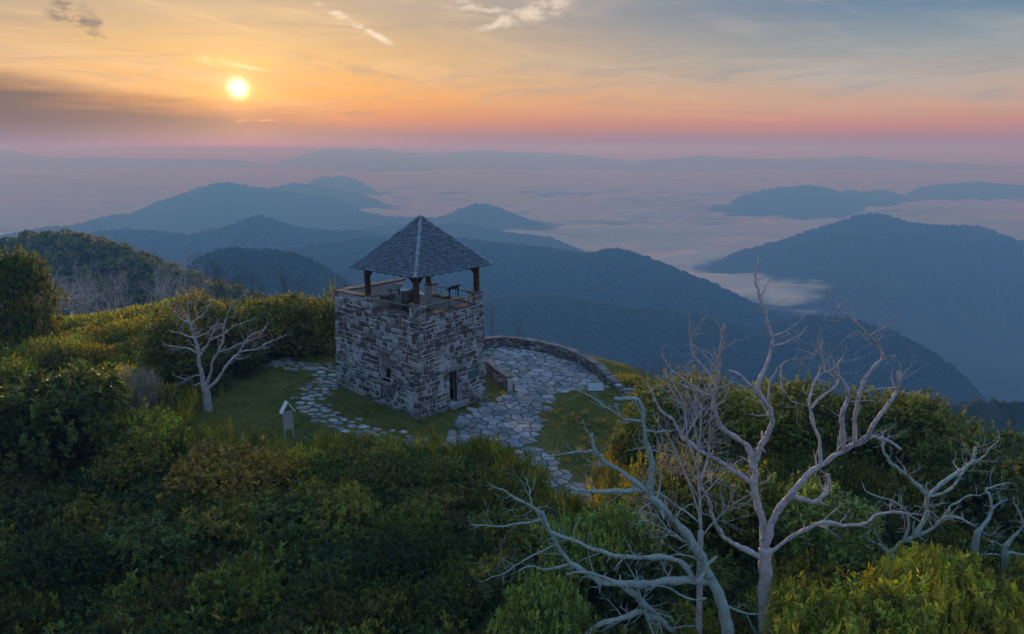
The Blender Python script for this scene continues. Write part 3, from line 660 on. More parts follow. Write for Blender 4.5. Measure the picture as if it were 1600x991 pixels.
# door opening and window
dr = MB(); dr.hexa([face_pt('R', DOOR[0] - .1, DOOR[2] - .05, -.56), face_pt('R', DOOR[1] + .1, DOOR[2] - .05, -.56), face_pt('R', DOOR[1] + .1, DOOR[2] - .05, -2.5), face_pt('R', DOOR[0] - .1, DOOR[2] - .05, -2.5),
         face_pt('R', DOOR[0] - .1, DOOR[2], -.56), face_pt('R', DOOR[1] + .1, DOOR[2], -.56), face_pt('R', DOOR[1] + .1, DOOR[2], -2.5), face_pt('R', DOOR[0] - .1, DOOR[2], -2.5)])
tbuild(dr, 'floor_slab', 'mortar')
mb = MB(); mb.bar(face_pt('R', DOOR[0] - .25, DOOR[3] + .12, -.05), face_pt('R', DOOR[1] + .25, DOOR[3] + .12, -.05), .36, .24, col=(.22, .22, .23)); tbuild(mb, 'lintel', 'coping')
mb = MB(); mb.bar(face_pt('R', DOOR[0] - .15, DOOR[2] - .1, .12), face_pt('R', DOOR[1] + .15, DOOR[2] - .1, .12), .5, .18, col=(.24, .24, .25)); tbuild(mb, 'doorstep', 'coping')
for s_ in (DOOR[0] + .05, DOOR[1] - .05):
    mb = MB(); mb.bar(face_pt('R', s_, DOOR[2], -.3), face_pt('R', s_, DOOR[3], -.3), .1, .12, up=dR); tbuild(mb, 'door_jamb', 'timber')
win = tpart('window', None)
mb = MB(); mb.bar(face_pt('L', WIN[0] - .2, WIN[2] - .06, -.08), face_pt('L', WIN[1] + .2, WIN[2] - .06, -.08), .5, .12, col=(.27, .25, .23)); tbuild(mb, 'sill', 'coping', parent=win)
mb = MB(); mb.bar(face_pt('L', WIN[0] - .25, WIN[3] + .1, -.06), face_pt('L', WIN[1] + .25, WIN[3] + .1, -.06), .4, .2, col=(.20, .20, .21)); tbuild(mb, 'lintel', 'coping', parent=win)
for i in range(5):
    s_ = WIN[0] + .1 + i * .2; mb = MB(); mb.bar(face_pt('L', s_, 2.55, -.22), face_pt('L', s_, WIN[3], -.22), .15, .05, up=dL); tbuild(mb, 'shutter_board', 'pale_wood', parent=win)
mb = MB(); mb.bar(face_pt('L', WIN[0], 2.55, -.24), face_pt('L', WIN[1], 2.55, -.24), .08, .1); tbuild(mb, 'crossbar', 'timber', parent=win)
pq = MB(); pq.bar(face_pt('R', 4.25, 1.72, .10), face_pt('R', 5.0, 1.72, .10), .05, .5); tbuild(pq, 'plaque', 'plaque_green')
# posts, braces, beams
A0, A1, B0, B1 = .42, .42 + 5.1, .42, .42 + 4.4
Z_EAVE, Z_APEX, OV = 8.62, 11.68, .72
PW = .26
for (a, b) in ((A0, B0), (A1, B0), (A0, B1), (A1, B1)):
    mb = MB(); mb.bar(TW(a, b, Z_DECK), TW(a, b, Z_EAVE + .12), PW, PW, up=dR); tbuild(mb, 'post', 'timber')
for (p, q_) in (((A0, B0), (A1, B0)), ((A0, B0), (A0, B1)), ((A1, B0), (A1, B1)), ((A0, B1), (A1, B1))):
    mb = MB(); P0, P1 = TW(*p, Z_EAVE + .22), TW(*q_, Z_EAVE + .22); d_ = (P1 - P0) / np.linalg.norm(P1 - P0)
    mb.bar(P0 - d_ * .3, P1 + d_ * .3, .2, .2 + (.004 if p == (A0, B0) else 0)); tbuild(mb, 'beam', 'timber')
    for c0, sg in ((P0, 1), (P1, -1)):
        mb = MB(); mb.bar(c0 + d_ * sg * .06 - UZ * .85, c0 + d_ * sg * .82 - UZ * .07, .13, .15); tbuild(mb, 'brace', 'timber')
# roof
E = [TW(A0 - OV, B0 - OV, Z_EAVE), TW(A1 + OV, B0 - OV, Z_EAVE), TW(A1 + OV, B1 + OV, Z_EAVE), TW(A0 - OV, B1 + OV, Z_EAVE)]
AP = TW((A0 + A1) / 2, (B0 + B1) / 2, Z_APEX)
roof = tpart('roof', None)
mb = MB(); mb.add([*E, AP], [(0, 1, 2, 3)], [(1, 0, 4), (2, 1, 4), (3, 2, 4), (0, 3, 4)]); mb.add([p - UZ * .06 for p in E], [(3, 2, 1, 0)])
tbuild(mb, 'roof_deck', 'timber', parent=roof)
for si in range(4):
    P0, P1 = E[si], E[(si + 1) % 4]; mid = (P0 + P1) / 2; up_ = AP - mid; slope_len = np.linalg.norm(up_); up_ /= slope_len; al_ = (P1 - P0) / np.linalg.norm(P1 - P0)
    nrm = np.cross(al_, up_); nrm *= np.sign(nrm[2]); half = np.linalg.norm(P1 - P0) / 2; r_ = np.random.default_rng(60 + si); sh = MB(); nrow = 24; rh = slope_len / nrow
    for row in range(nrow):
        v0 = row * rh; v1 = min(v0 + rh * 1.5, slope_len)
        h0 = half * (1 - v0 / slope_len); h1 = half * (1 - v1 / slope_len)
        s = -h0 + r_.uniform(-.1, 0)
        while s < h0:
            w_ = r_.uniform(.13, .24); a, b = max(s, -h0), min(s + w_, h0); s += w_
            if b - a < .03: continue
            bt = v0 - r_.uniform(0, .045) - (.05 if row == 0 else 0)
            f = lambda ss, v, o_: mid + al_ * max(-half * (1 - v / slope_len) if v > 0 else -half, min(half * (1 - v / slope_len) if v > 0 else half, ss)) + up_ * v + nrm * o_
            th_ = r_.uniform(.035, .06); g = .006
            sh.hexa([f(a + g, bt, .012), f(b - g, bt, .012), f(b - g, v1, .006), f(a + g, v1, .006), f(a + g, bt, .012 + th_), f(b - g, bt, .012 + th_), f(b - g, v1, .016), f(a + g, v1, .016)],
                    np.array([.092, .13, .17]) * r_.uniform(.68, 1.32) * (1 + .08 * r_.uniform(-1, 1, 3)))
    tbuild(sh, 'shingles', 'shingle', 'stuff', parent=roof)
    n_r = 9
    for i in range(1, n_r):                              # rafter tails under the eave
        p = P0 + (P1 - P0) * i / n_r; inw = (mid - AP) * np.array([1, 1, 0]); inw /= np.linalg.norm(inw)
        mb = MB(); mb.bar(p - inw * .62 - UZ * .07 + UZ * .52, p - inw * .03 - UZ * .09, .085, .14); tbuild(mb, 'rafter', 'timber')
for ci in range(4):
    n_c = 17; r_ = np.random.default_rng(80 + ci); out_ = (E[ci] - AP) * np.array([1, 1, 0]); out_ /= np.linalg.norm(out_); hp = np.cross(out_, UZ)
    for i in range(n_c):
        p = E[ci] + (AP - E[ci]) * (i / n_c) + UZ * .05; q_ = E[ci] + (AP - E[ci]) * min((i + 1.35) / n_c, 1.0) + UZ * .04
        mb = MB(); w_ = .13 * (1 if i < n_c - 1 else .6); dn = UZ * -.075
        col = np.array([.30, .365, .42]) * r_.uniform(.75, 1.15)
        t0, t1 = p + UZ * .035, q_ + UZ * .012
        mb.add([p - hp * w_ + dn, t0, p + hp * w_ + dn, q_ - hp * w_ * .9 + dn, t1, q_ + hp * w_ * .9 + dn, p - hp * w_ + dn - UZ * .04, p - UZ * .02, p + hp * w_ + dn - UZ * .04],
               [(0, 1, 4, 3), (1, 2, 5, 4), (6, 7, 1, 0), (7, 8, 2, 1)], col=col)
        tbuild(mb, 'hip_cap', 'shingle', parent=roof)
# handrails and the two tilted view panels on the far parapets
for (p, q_) in (((.75, .3), (LR - .75, .3)), ((.3, .75), (.3, PB - .65)), ((LR - .3, .6), (LR - .3, PB - .75)), ((.7, PB + .1), (1.6, PB + .1))):
    mb = MB(); mb.tube([TW(*p, 6.72), TW(*q_, 6.72)], [.03, .03], 6, wob=0); tbuild(mb, 'handrail', 'steel_rail')
    for f in (.12, .5, .88):
        c0 = np.array(p) + (np.array(q_) - np.array(p)) * f; mb = MB(); mb.tube([TW(*c0, 6.15), TW(*c0, 6.72)], [.018, .018], 6, wob=0); tbuild(mb, 'rail_support', 'dark_iron')
def view_panel(center, az, label, w=1.15, d=.62, legs=.5, face='panel_dark', tilt=35, name='view_panel', group=None, zt=None):
    t = thing(name, label, 'sign', tuple(center), group, az)
    ct, s_t = math.cos(R(tilt)), math.sin(R(tilt)); P = lambda x, y, o_: np.array([x, y * ct - o_ * s_t, legs + y * s_t + o_ * ct])
    mb = MB(); mb.hexa([P(-w / 2, -d / 2, 0), P(w / 2, -d / 2, 0), P(w / 2, d / 2, 0), P(-w / 2, d / 2, 0), P(-w / 2, -d / 2, .04), P(w / 2, -d / 2, .04), P(w / 2, d / 2, .04), P(-w / 2, d / 2, .04)]); mb.build('frame', M['dark_iron'], t)
    mb = MB(); e = .045; mb.hexa([P(-w / 2 + e, -d / 2 + e, .035), P(w / 2 - e, -d / 2 + e, .035), P(w / 2 - e, d / 2 - e, .035), P(-w / 2 + e, d / 2 - e, .035)] + [P(-w / 2 + e, -d / 2 + e, .046), P(w / 2 - e, -d / 2 + e, .046), P(w / 2 - e, d / 2 - e, .046), P(-w / 2 + e, d / 2 - e, .046)]); mb.build('panel', M[face], t)
    for sx in (-1, 1):
        mb = MB(); mb.bar((sx * w * .42, 0, -.02), (sx * w * .42, 0, legs), .07, .07, up=(0, 1, 0)); mb.build('leg', M['dark_iron'], t)
    return t
c = TW(LR - .32, 2.5, Z_SILL + .1); view_panel(c, -AZR - R(90), 'dark tilted view panel on the parapet right of the front post', .95, .5, .62, tilt=40)
c = TW(2.9, PB + .35, Z_SILL + .4); view_panel(c, -AZR, 'dark tilted view panel between the left and front posts', .95, .5, .4, tilt=40)

# ================================================================= paving, walls and lawn
def GP(l): return [tuple(G(x, y)[:2]) for x, y in l]
PATIO = GP([(756, 546), (800, 541), (850, 551), (905, 568), (940, 590), (952, 606), (920, 607), (893, 611), (868, 623), (853, 645), (846, 668),
            (838, 690), (800, 700), (745, 690), (706, 668), (690, 655), (735, 640), (764, 627), (800, 614), (797, 596), (770, 580), (757, 576)])
WALK = GP([(846, 669), (849, 690), (863, 712), (890, 740), (915, 765), (940, 792), (880, 790), (842, 757), (824, 732), (798, 713), (770, 698), (705, 700), (640, 702), (618, 694), (640, 686), (690, 684), (707, 669), (745, 691), (800, 701), (838, 691)])
STEPC = [G(x, y)[:2] for x, y in [(640, 694), (600, 686), (560, 676), (540, 667), (520, 656), (495, 648), (478, 632), (492, 618), (508, 605), (516, 592), (512, 580), (490, 575), (455, 571), (420, 568)]]
CLEAR = GP([(258, 655), (285, 632), (330, 612), (385, 584), (415, 562), (460, 556), (527, 540), (600, 530), (757, 535), (840, 545), (930, 572), (992, 612), (1000, 645), (985, 690), (968, 745), (945, 800), (880, 795), (830, 752), (790, 722), (700, 706), (620, 704), (540, 712), (460, 722), (380, 712), (300, 695)])
WALL_PTS = [G(x, y)[:2] for x, y in [(742, 545), (790, 540), (840, 547), (890, 560), (925, 578), (952, 597), (972, 612)]]
TOWER_FP = [TW(-.15, -.15, 0)[:2], TW(LR + .15, -.15, 0)[:2], TW(LR + .15, LL + .15, 0)[:2], TW(-.15, LL + .15, 0)[:2]]

def cell(i, pts, d):
    """Voronoi cell of a paving stone by clipping against its neighbours"""
    c = pts[i]; poly = [c + np.array(v) * d * 1.6 for v in ((-1, -1), (1, -1), (1, 1), (-1, 1))]
    dd = np.hypot(*(pts - c).T); nb = np.argsort(dd)[1:16]
    for j in nb:
        if dd[j] > d * 3.4: break
        mid = (pts[j] + c) / 2; n = (pts[j] - c) / dd[j]; new = []
        for a, b in zip(poly, poly[1:] + poly[:1]):
            da, db = (a - mid) @ n, (b - mid) @ n
            if da <= 0: new.append(a)
            if (da < 0) != (db < 0) and da != db: new.append(a + (b - a) * (da / (da - db)))
        poly = new
        if len(poly) < 3: return None
    out_ = []
    for p in poly:
        if not out_ or np.linalg.norm(p - out_[-1]) > .09: out_.append(p)
    return out_ if len(out_) > 2 else None
def flagstone(poly, gap, h, r_, lift=0.0):
    poly = np.array(poly); c = poly.mean(0); n = len(poly)
    rad = np.linalg.norm(poly - c, axis=1)[:, None]
    p1 = c + (poly - c) * (1 - gap / rad) + r_.uniform(-.025, .025, poly.shape)
    p2 = c + (p1 - c) * (1 - .016 / rad)
    tilt = r_.uniform(-.02, .02, 2)
    z = lambda P, o_: np.concatenate([P, (zg(P[:, 0], P[:, 1]) + o_ + (P - c) @ tilt)[:, None]], 1)
    V = np.concatenate([z(p1, -.06), z(p1, h - .009), z(p2, h)]); cz = z(c[None], h)
    V = np.concatenate([V, cz]); Qf = [(i + k_ * n, (i + 1) % n + k_ * n, (i + 1) % n + (k_ + 1) * n, i + (k_ + 1) * n) for k_ in (0, 1) for i in range(n)]
    Tf = [(2 * n + i, 2 * n + (i + 1) % n, 3 * n) for i in range(n)]
    return V, Qf, Tf
FCOL = np.array([(.22, .245, .28), (.27, .295, .33), (.18, .20, .235), (.33, .35, .385), (.24, .23, .225), (.145, .17, .205)])
def pave(name, poly, d, seed, gap, h, ground_name_kind='structure', maxn=300, stretch=1.0):
    r_ = np.random.default_rng(seed); P = np.array(poly); lo, hi = P.min(0) - d, P.max(0) + d
    gx, gy = np.meshgrid(np.arange(lo[0], hi[0], d), np.arange(lo[1], hi[1], d * .88)); gx = gx + (np.arange(len(gy)) % 2)[:, None] * d / 2
    pts = np.stack([gx.ravel(), gy.ravel()], 1) + r_.uniform(-.46, .46, (gx.size, 2)) * d
    pts = pts[r_.random(len(pts)) > .16]                  # some stones grow into a gap left beside them
    ins = inside(poly, pts[:, 0], pts[:, 1]) & (dist_poly(poly, pts[:, 0], pts[:, 1]) > d * .12) & ~inside(TOWER_FP, pts[:, 0], pts[:, 1])
    base = MB(); zc = zg(P[:, 0], P[:, 1]) - .02
    root = bpy.data.objects.new(name, None); COL.objects.link(root); tag(root, kind='structure')
    idx = np.nonzero(ins)[0]; cells = []
    for i in idx:
        pc = cell(i, pts, d)
        if pc is None: continue
        x_, y_ = proj((*pts[i], 0)); dep = pts[i][1]; a_ = np.array(pc); ar = .5 * abs(np.dot(a_[:, 0], np.roll(a_[:, 1], 1)) - np.dot(a_[:, 1], np.roll(a_[:, 0], 1)))
        if ar < .03: continue
        cells.append((ar / dep ** 2.5, pc, FCOL[r_.integers(6)] * r_.uniform(.8, 1.15)))
    cells.sort(key=lambda t: -t[0]); rest = MB()
    for n_, (_, pc, col) in enumerate(cells):
        hh = h + r_.uniform(-.012, .014); mb = MB() if n_ < maxn else rest
        mb.add(*flagstone(pc, gap * r_.uniform(.6, 1.5), hh, r_), col)
        if n_ < maxn: mb.build('flagstone', M['flag'], root)
    if rest.n: tag(rest.build('small_flagstones', M['flag'], root), kind='stuff')
    return root
pave('patio', PATIO, .64, 201, .05, .05)
pave('walkway', WALK, .64, 202, .055, .05)
# stepping stones set in the grass
path = bpy.data.objects.new('path', None); COL.objects.link(path); tag(path, kind='structure')
r_ = np.random.default_rng(203); sc_pts = np.array(STEPC); seg = np.linalg.norm(np.diff(sc_pts, axis=0), axis=1); tot = seg.sum(); placed = []
tries = 0
while tries < 2600 and len(placed) < 135:
    tries += 1; u = r_.uniform(0, tot); j = int(np.searchsorted(np.cumsum(seg), u)); f = 1 - (np.cumsum(seg)[j] - u) / seg[j]
    c = sc_pts[j] + (sc_pts[j + 1] - sc_pts[j]) * f; dv = (sc_pts[j + 1] - sc_pts[j]) / seg[j]; c = c + np.array([-dv[1], dv[0]]) * r_.normal(0, .40)
    rad = r_.choice([.2, .26, .32, .42, .55], p=[.28, .3, .22, .14, .06])
    if any(np.hypot(*(c - p)) < (rad + q_) * .98 for p, q_ in placed) or inside(TOWER_FP, c[0], c[1]): continue
    placed.append((c, rad)); n = r_.integers(6, 9); an = np.sort(r_.uniform(0, 2 * np.pi, n)); an = np.linspace(0, 2 * np.pi, n, endpoint=False) + r_.uniform(-.25, .25, n)
    poly = [c + rad * np.array([math.cos(a) * 1.2, math.sin(a) * .95]) * r_.uniform(.82, 1.15) for a in an]
    mb = MB(); mb.add(*flagstone(poly, .02, .045 + r_.uniform(0, .03), r_), col=FCOL[r_.integers(6)] * r_.uniform(.95, 1.35)); mb.build('stepping_stone', M['flag'], path)

# low curved stone walls
def stone_wall(name, label, pts, height, thick, seed, cat='wall', step_end=0):
    pts = np.array(pts, float); seg = np.linalg.norm(np.diff(pts, axis=0), axis=1); L = seg.sum(); cum = np.concatenate([[0], np.cumsum(seg)])
    # smooth the line
    s = np.linspace(0, L, max(12, int(L / .45))); P = np.stack([np.interp(s, cum, pts[:, 0]), np.interp(s, cum, pts[:, 1])], 1)
    for _ in range(6): P[1:-1] = (P[:-2] + 2 * P[1:-1] + P[2:]) / 4
    tg = np.gradient(P, axis=0); tg /= np.linalg.norm(tg, axis=1)[:, None]; nm = np.stack([-tg[:, 1], tg[:, 0]], 1)
    root = thing(name, label, cat, (P[0][0], P[0][1], float(zg(*P[0])))); inv = Matrix.Translation(-Vector(root.location)); r_ = np.random.default_rng(seed)
    def put(mb, nme, mat, kind=None):
        o = mb.build(nme, M[mat], root); o.matrix_parent_inverse = inv
        if kind: o['kind'] = kind
    zb = zg(P[:, 0], P[:, 1]); hgt = np.full(len(P), height)
    if step_end:
        for i in range(len(P)): 
            k_ = len(P) - 1 - i
            if k_ < step_end * 2: hgt[i] = height * (.25 + .75 * (k_ // 2) / step_end)
    top = np.convolve(np.pad(zb, 3, mode='edge'), np.ones(7) / 7, 'valid') + hgt
    core = MB()
    for i in range(len(P) - 1):
        a, b = P[i], P[i + 1]; h_ = thick / 2 - .03
        c4 = [(*(a - nm[i] * h_), zb[i] - .4), (*(b - nm[i + 1] * h_), zb[i + 1] - .4), (*(b + nm[i + 1] * h_), zb[i + 1] - .4), (*(a + nm[i] * h_), zb[i] - .4)]
        t4 = [(*c[:2], (top[i] if j in (0, 3) else (top[i + 1] if not step_end else top[i])) - .01) for j, c in enumerate(c4)]
        core.hexa(c4 + t4)
    put(core, 'wall_core', 'mortar')
    small = MB(); big = []
    f = lambda arr, ss: np.array([np.interp(ss, s, arr[:, 0]), np.interp(ss, s, arr[:, 1])])
    for sd in (-1, 1):
        z0 = -.15
        while z0 < height - .06:
            h_ = min(r_.uniform(.12, .24), height - z0); ss = r_.uniform(-.2, 0)
            while ss < L:
                w_ = r_.uniform(.2, .55); a, b = max(ss, 0), min(ss + w_, L); ss += w_
                if b - a < .08: continue
                m_ = (a + b) / 2; zt = np.interp(m_, s, top) - np.interp(m_, s, zb)
                if z0 + h_ > zt + .05: continue
                g = .014; n_ = f(nm, m_) * sd; off = n_ * thick / 2
                pa, pb = f(P, a + g) + off, f(P, b - g) + off; za, zb_ = np.interp(a, s, zb), np.interp(b, s, zb)
                jz = lambda: r_.uniform(-.012, .012)
                P4 = [np.array([*pa, za + z0 + g + jz()]), np.array([*pb, zb_ + z0 + g + jz()]), np.array([*pb, zb_ + z0 + h_ - g + jz()]), np.array([*pa, za + z0 + h_ - g + jz()])]
                if sd < 0: pass
                else: P4 = [P4[1], P4[0], P4[3], P4[2]]
                col = SCOL[r_.integers(8)] * r_.uniform(.9, 1.5)
                big.append(((b - a) * h_ * (2 if sd < 0 else .1), block(P4, np.array([*n_, 0]), r_.uniform(.0, .05), .2, int(r_.integers(1e9))), col))
            z0 += h_
    big.sort(key=lambda t: -t[0])
    for i, (_, bl, col) in enumerate(big):
        if i < 90: mb = MB(); mb.add(*bl, col); put(mb, 'stone', 'rubble')
        else: small.add(*bl, col)
    if small.n: put(small, 'small_stones', 'rubble', 'stuff')
    ss = 0.
    while ss < L - .15:
        w_ = r_.uniform(.45, .95); b = min(ss + w_, L); m_ = (ss + b) / 2; mb = MB(); zz = np.interp(m_, s, top); g = .012; hw = thick / 2 + r_.uniform(.02, .07); hh = r_.uniform(.07, .12)
        pa, pb, na_, nb_ = f(P, ss + g), f(P, b - g), f(nm, ss), f(nm, b)
        za, zb_ = (np.interp(ss, s, top), np.interp(b, s, top)) if not (step_end and L - ss < step_end * .95) else (zz, zz)
        q4 = [(*(pa - na_ * hw), za), (*(pb - nb_ * hw), zb_), (*(pb + nb_ * hw), zb_), (*(pa + na_ * hw), za)]
        mb.hexa(q4 + [(x + r_.uniform(-.02, .02), y + r_.uniform(-.02, .02), z + hh) for x, y, z in q4], np.array([.175, .165, .165]) * r_.uniform(.65, 1.3)); put(mb, 'coping_stone', 'coping')
        ss = b
    return root
stone_wall('stone_wall', 'long low curved stone wall along the outer edge of the flagstone patio', WALL_PTS, .74, .5, 301, step_end=4)
stone_wall('stone_wall', 'short curved low stone wall beside the tower at the patio entrance', [G(762, 583)[:2], G(776, 596)[:2], G(788, 605)[:2], G(797, 612)[:2]], .95, .42, 302)
# stone steps at the end of the long wall
st = thing('stone_steps', 'small flight of stone steps at the end of the curved patio wall', 'steps', tuple(G(985, 613)))
for i in range(4):
    mb = MB(); o_ = i * .32; mb.hexa([(-.55 + o_ * .3, -.2 - o_, -.2 - i * .17), (.6 + o_ * .3, -.2 - o_, -.2 - i * .17), (.6 + o_ * .3, .2 - o_, -.2 - i * .17), (-.55 + o_ * .3, .2 - o_, -.2 - i * .17), (-.55 + o_ * .3, -.2 - o_, .25 - i * .17), (.6 + o_ * .3, -.2 - o_, .25 - i * .17), (.6 + o_ * .3, .2 - o_, .25 - i * .17), (-.55 + o_ * .3, .2 - o_, .25 - i * .17)], FCOL[i]); mb.build('step', M['coping'], st)
view_panel(G(930, 622), R(4), 'pale blue-faced information panel on two thin legs beside the patio wall', 1.15, .75, .78, 'panel_face', 38, 'information_panel')
# roofed notice board on the lawn
nb = G(452, 683); t = thing('notice_board', 'narrow wooden notice board under a pale blue gabled roof on the lawn', 'notice board', tuple(nb), rz=R(38)); t.scale = (.78, .85, 1.0)
for sx in (-1, 1):
    mb = MB(); mb.bar((sx * .3, 0, -.2), (sx * .3, 0, 1.62), .09, .09, up=(0, 1, 0)); mb.build('post', M['pale_wood'], t)
for i in range(7):
    mb = MB(); mb.bar((-.3, -.03, .52 + i * .155), (.3, -.03, .52 + i * .155), .045, .145); mb.build('board', M['pale_wood'], t)
mb = MB(); mb.bar((-.34, 0, 1.56), (.34, 0, 1.56), .07, .08); mb.build('crosspiece', M['timber'], t)
for sx in (-1, 1):
    mb = MB(); mb.hexa([(sx * .46, -.22, 1.42), (0, -.22, 2.0), (0, .22, 2.0), (sx * .46, .22, 1.42), (sx * .50, -.22, 1.46), (0, -.22, 2.06), (0, .22, 2.06), (sx * .50, .22, 1.46)]); mb.build('roof_slope', M['white_paint'], t)

# lawn grass
r_ = np.random.default_rng(401); P = np.array(CLEAR); n = 230000
gx = r_.uniform(P[:, 0].min() - 3, P[:, 0].max() + 3, n); gy = r_.uniform(P[:, 1].min() - 2, P[:, 1].max() + 2, n)
ok = (inside(CLEAR, gx, gy) | (dist_poly(CLEAR, gx, gy) < 2.5)) & ~inside(TOWER_FP, gx, gy)
pav = inside(PATIO, gx, gy) | inside(WALK, gx, gy)
ok &= ~(pav & (r_.uniform(0, 1, n) > .30))
ds = dist_poly(STEPC, gx, gy, False); ok &= ~((ds < .7) & (r_.uniform(0, 1, n) > .25))
gx, gy, pav = gx[ok], gy[ok], pav[ok]; n = len(gx)
gz = zg(gx, gy); an = r_.uniform(0, 2 * np.pi, n); patch = np.clip(.5 + .6 * fbm(gx * .3, gy * .3, 61, 3), 0, 1.3)
hh = r_.uniform(.05, .13, n) * (.6 + .6 * patch); hh[pav] *= .5; w_ = r_.uniform(.012, .028, n)
lean = r_.uniform(-.06, .06, (n, 2))
V = np.empty((n, 3, 3)); V[:, 0] = np.stack([gx - np.cos(an) * w_, gy - np.sin(an) * w_, gz - .01], 1); V[:, 1] = np.stack([gx + np.cos(an) * w_, gy + np.sin(an) * w_, gz - .01], 1); V[:, 2] = np.stack([gx + lean[:, 0], gy + lean[:, 1], gz + hh], 1)
pt_ = np.clip(patch * .75 + .35 * fbm(gx * 1.1, gy * 1.1, 63, 2), 0, 1)[:, None]; c = np.array([.10, .165, .038])[None] * (1 - pt_) + np.array([.25, .235, .075])[None] * pt_; c = c * r_.uniform(.6, 1.3, (n, 1))
me = fast_mesh('grass', V.reshape(-1, 3), np.arange(3 * n).reshape(-1, 3), np.repeat(c, 3, 0), False, M['leaf'])
tag(obj('grass', me), 'short green lawn grass around the tower and between the paving', 'grass', kind='stuff')

# ================================================================= dead trees
def catmull(P, n=5):
    P = np.asarray(P, float); P = np.concatenate([[2 * P[0] - P[1]], P, [2 * P[-1] - P[-2]]]); out_ = []
    for i in range(1, len(P) - 2):
        for t in np.linspace(0, 1, n, endpoint=False):
            out_.append(.5 * (2 * P[i] + (P[i + 1] - P[i - 1]) * t + (2 * P[i - 1] - 5 * P[i] + 4 * P[i + 1] - P[i + 2]) * t ** 2 + (3 * P[i] - P[i - 1] - 3 * P[i + 1] + P[i + 2]) * t ** 3))
    out_.append(P[-2]); return np.array(out_)
def twig(mb, p, d, L, r0, r_, depth=2, sides=4):
    n = 5; pts = [p]; dd = d / np.linalg.norm(d)
    for i in range(n):
        dd = dd + r_.uniform(-.33, .33, 3) + np.array([0, 0, .06]); dd /= np.linalg.norm(dd); pts.append(pts[-1] + dd * L / n)
    rad = np.linspace(r0, max(.35 * r0, .004), n + 1); mb.tube(pts, rad, sides, wob=.1)
    if depth > 0:
        for i in r_.choice(np.arange(1, n + 1), 3, replace=False):
            sd = r_.normal(0, 1, 3); sd -= dd * (sd @ dd); sd /= np.linalg.norm(sd) + 1e-9; v = dd * .6 + sd * .8
            twig(mb, pts[i], v, L * r_.uniform(.35, .6), rad[i] * .62, r_, depth - 1, 4 if depth > 1 else 3)
